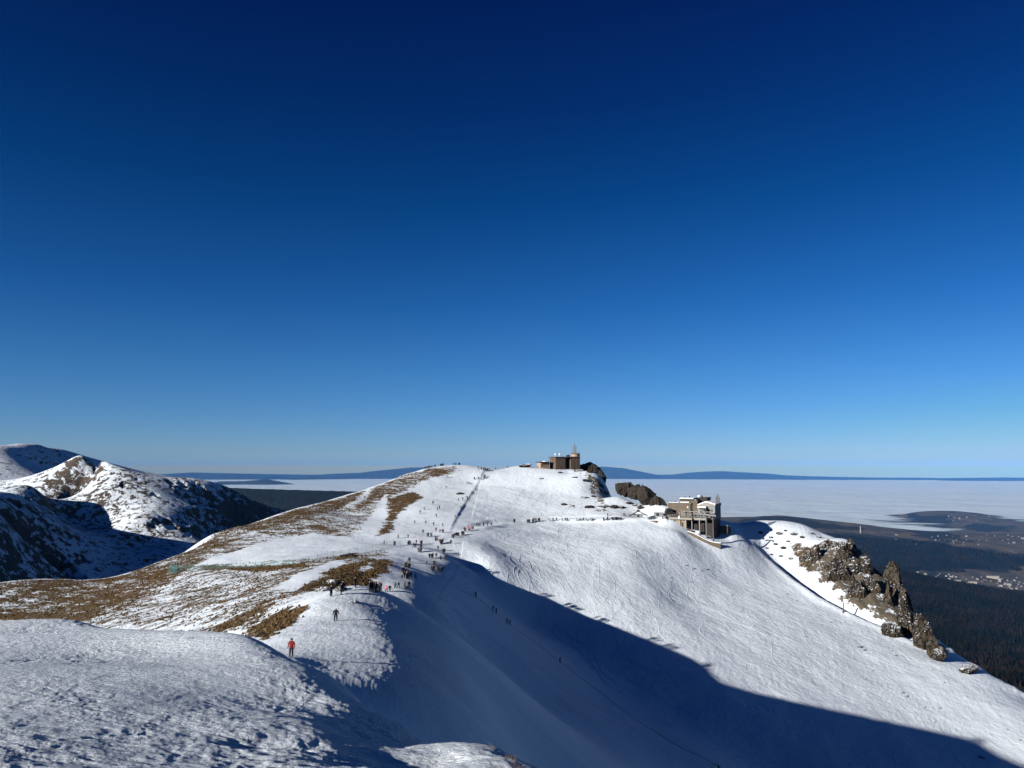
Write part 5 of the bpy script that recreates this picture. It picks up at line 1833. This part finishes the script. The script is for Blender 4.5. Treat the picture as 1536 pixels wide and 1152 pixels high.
def wood(n, r0, r1, a0, a1, hmin, hmax, seed, keep):
    rs = np.random.RandomState(seed)
    r = np.sqrt(rs.rand(n) * (r1 ** 2 - r0 ** 2) + r0 ** 2)
    a = np.radians(a0 + (a1 - a0) * rs.rand(n))
    x, y = r * np.sin(a), r * np.cos(a)
    k = keep(x, y)
    x, y = x[k], y[k]
    n = len(x)
    z = HV(x, y) - 1.0
    h = (hmin + (hmax - hmin) * rs.rand(n)) * (0.75 + 0.5 * np.clip(0.5 + fbm(x / 300, y / 300, 2, 0.5, seed), 0, 1))
    w = h * (0.17 + 0.08 * rs.rand(n))
    ph = rs.rand(n) * 1.6
    V = np.zeros((n, 9, 3))
    for q in range(4):
        t = ph + q * math.pi / 2
        V[:, q, 0], V[:, q, 1], V[:, q, 2] = x + w * np.cos(t), y + w * np.sin(t), z + 0.05 * h
        V[:, 4 + q, 0], V[:, 4 + q, 1], V[:, 4 + q, 2] = x + 0.55 * w * np.cos(t + 0.6), y + 0.55 * w * np.sin(t + 0.6), z + 0.5 * h
    V[:, 8] = np.stack([x + rs.randn(n) * 0.3, y, z + h], -1)
    base = (np.arange(n) * 9)[:, None]
    T = []
    for q in range(4):
        T += [[q, (q + 1) % 4, 4 + q], [(q + 1) % 4, 4 + (q + 1) % 4, 4 + q], [4 + q, 4 + (q + 1) % 4, 8]]
    Fc = np.concatenate([base + np.array(t)[None] for t in T])
    sh = np.repeat(rs.rand(n), 9)
    return V.reshape(-1, 3), Fc, sh


poly2 = np.array([visV(px, py) for px, py in FP[1]])
Va, Fa, sa = wood(70000, 2050, 5300, 14, 40, 11, 24, 1, lambda x, y: np.ones(len(x), bool))
Vb, Fb, sb = wood(42000, 6700, 8900, 16, 40, 16, 30, 2, lambda x, y: poly_sd(x, y, poly2) + 200 * fbm(x / 400, y / 400, 3, 0.6, 400) > 0)
ob = poly_mesh("forest", np.concatenate([Va, Vb]), np.concatenate([Fa, Fb + len(Va)]), SPR)
at = ob.data.attributes.new("shade", "FLOAT", "POINT")
at.data.foreach_set("value", np.concatenate([sa, sb]).astype(np.float32))
stuff(ob)

# ------------------------------------------------------------------ the town and the scattered farms
MW = [plain("house_wall_pale", rgb(0.17, 0.165, 0.155), 0.8), plain("house_wall_cream", rgb(0.24, 0.215, 0.17), 0.8), plain("house_wall_wood", rgb(0.16, 0.10, 0.06), 0.8)]
MR = [plain("house_roof_grey", rgb(0.16, 0.16, 0.17), 0.6), plain("house_roof_snow", rgb(0.24, 0.25, 0.26), 0.6), plain("house_roof_brown", rgb(0.10, 0.06, 0.045), 0.7)]


def house_mesh(w, l, h, wm, rm):
    b = MB()
    b.prism([(-w / 2, -3), (w / 2, -3), (w / 2, h), (0, h + w * 0.42), (-w / 2, h)], -l / 2, l / 2)
    o = b.build("house", MW[wm])
    me = o.data
    bpy.data.objects.remove(o)
    me.materials.append(MR[rm])
    for p in me.polygons:
        if p.normal.z > 0.3 and p.center.z > h * 0.9:
            p.material_index = 1
    return me


HM = [house_mesh(10, 14, 6, 0, 0), house_mesh(9, 12, 5, 1, 2), house_mesh(12, 18, 7, 0, 1), house_mesh(10, 12, 6, 2, 1), house_mesh(14, 24, 9, 1, 0), house_mesh(9, 11, 5, 0, 2)]


def houses(spots, label, group, seed, big=1.0):
    rs = np.random.RandomState(seed)
    for px, py in spots:
        x, y = visV(px, py)
        o = bpy.data.objects.new("house", HM[rs.randint(len(HM))])
        COL.objects.link(o)
        o.location = (x, y, float(HV(np.array([x]), np.array([y]))[0]))
        o.rotation_euler = (0, 0, rs.rand() * 3.14)
        s = big * (0.8 + 0.5 * rs.rand())
        o.scale = (s, s, s)
        tag(o, label, "house", group)


rs = np.random.RandomState(77)
sp_ = []
for k in range(75):
    px = 1372 + 164 * rs.rand() ** 0.8
    py = 859 + (px - 1372) * 0.05 + rs.rand() * (8 + (px - 1372) * 0.13)
    sp_.append((px, py))
houses(sp_, "tiny pale house of the town spread along the valley floor below the woods", "houses of the valley town", 3, 0.85)
sp_ = [(1340 + 196 * rs.rand(), 801 + 17 * rs.rand()) for k in range(42)]
houses(sp_, "tiny farmhouse on the brown fields above the blue wooded ridge", "farmhouses on the plateau", 4, 0.85)
sp_ = [(1420 + 80 * rs.rand(), 773 + 9 * rs.rand()) for k in range(14)]
houses(sp_, "tiny house on the hill rising out of the fog", "houses on the fog hill", 5, 0.95)
for px, py, w, l, h, lab in ((1489, 867.5, 26, 92, 20, "long cream coloured block, biggest building of the valley town"), (1459, 875.5, 24, 60, 14, "low pale block in the valley town left of and below the cream block"), (1436, 872.5, 18, 52, 12, "narrow white row building at the left end of the valley town"),
                             (1513, 878, 18, 34, 14, "small yellowish block at the right end of the valley town")):
    x, y = visV(px, py)
    e = empty("apartment_block", (x, y, float(HV(np.array([x]), np.array([y]))[0])), R(-20))
    tag(e, lab, "building")
    MB().box(-l / 2, l / 2, -w / 2, w / 2, -4, h).build("wall", MW[1], e)
    MB().box(-l / 2 - 0.6, l / 2 + 0.6, -w / 2 - 0.6, w / 2 + 0.6, h + 0.01, h + 1.2).build("roof", MR[0], e)
x, y = visV(1291, 800)
z = float(HV(np.array([x]), np.array([y]))[0])
tag(MB().bar((0, 0, -3), (0, 0, 75), 6.5, 5.0, 12).build("tall_tower", M_CONC), "pale tall tower rising from the dark woods before the fog", "tower").location = (x, y, z)
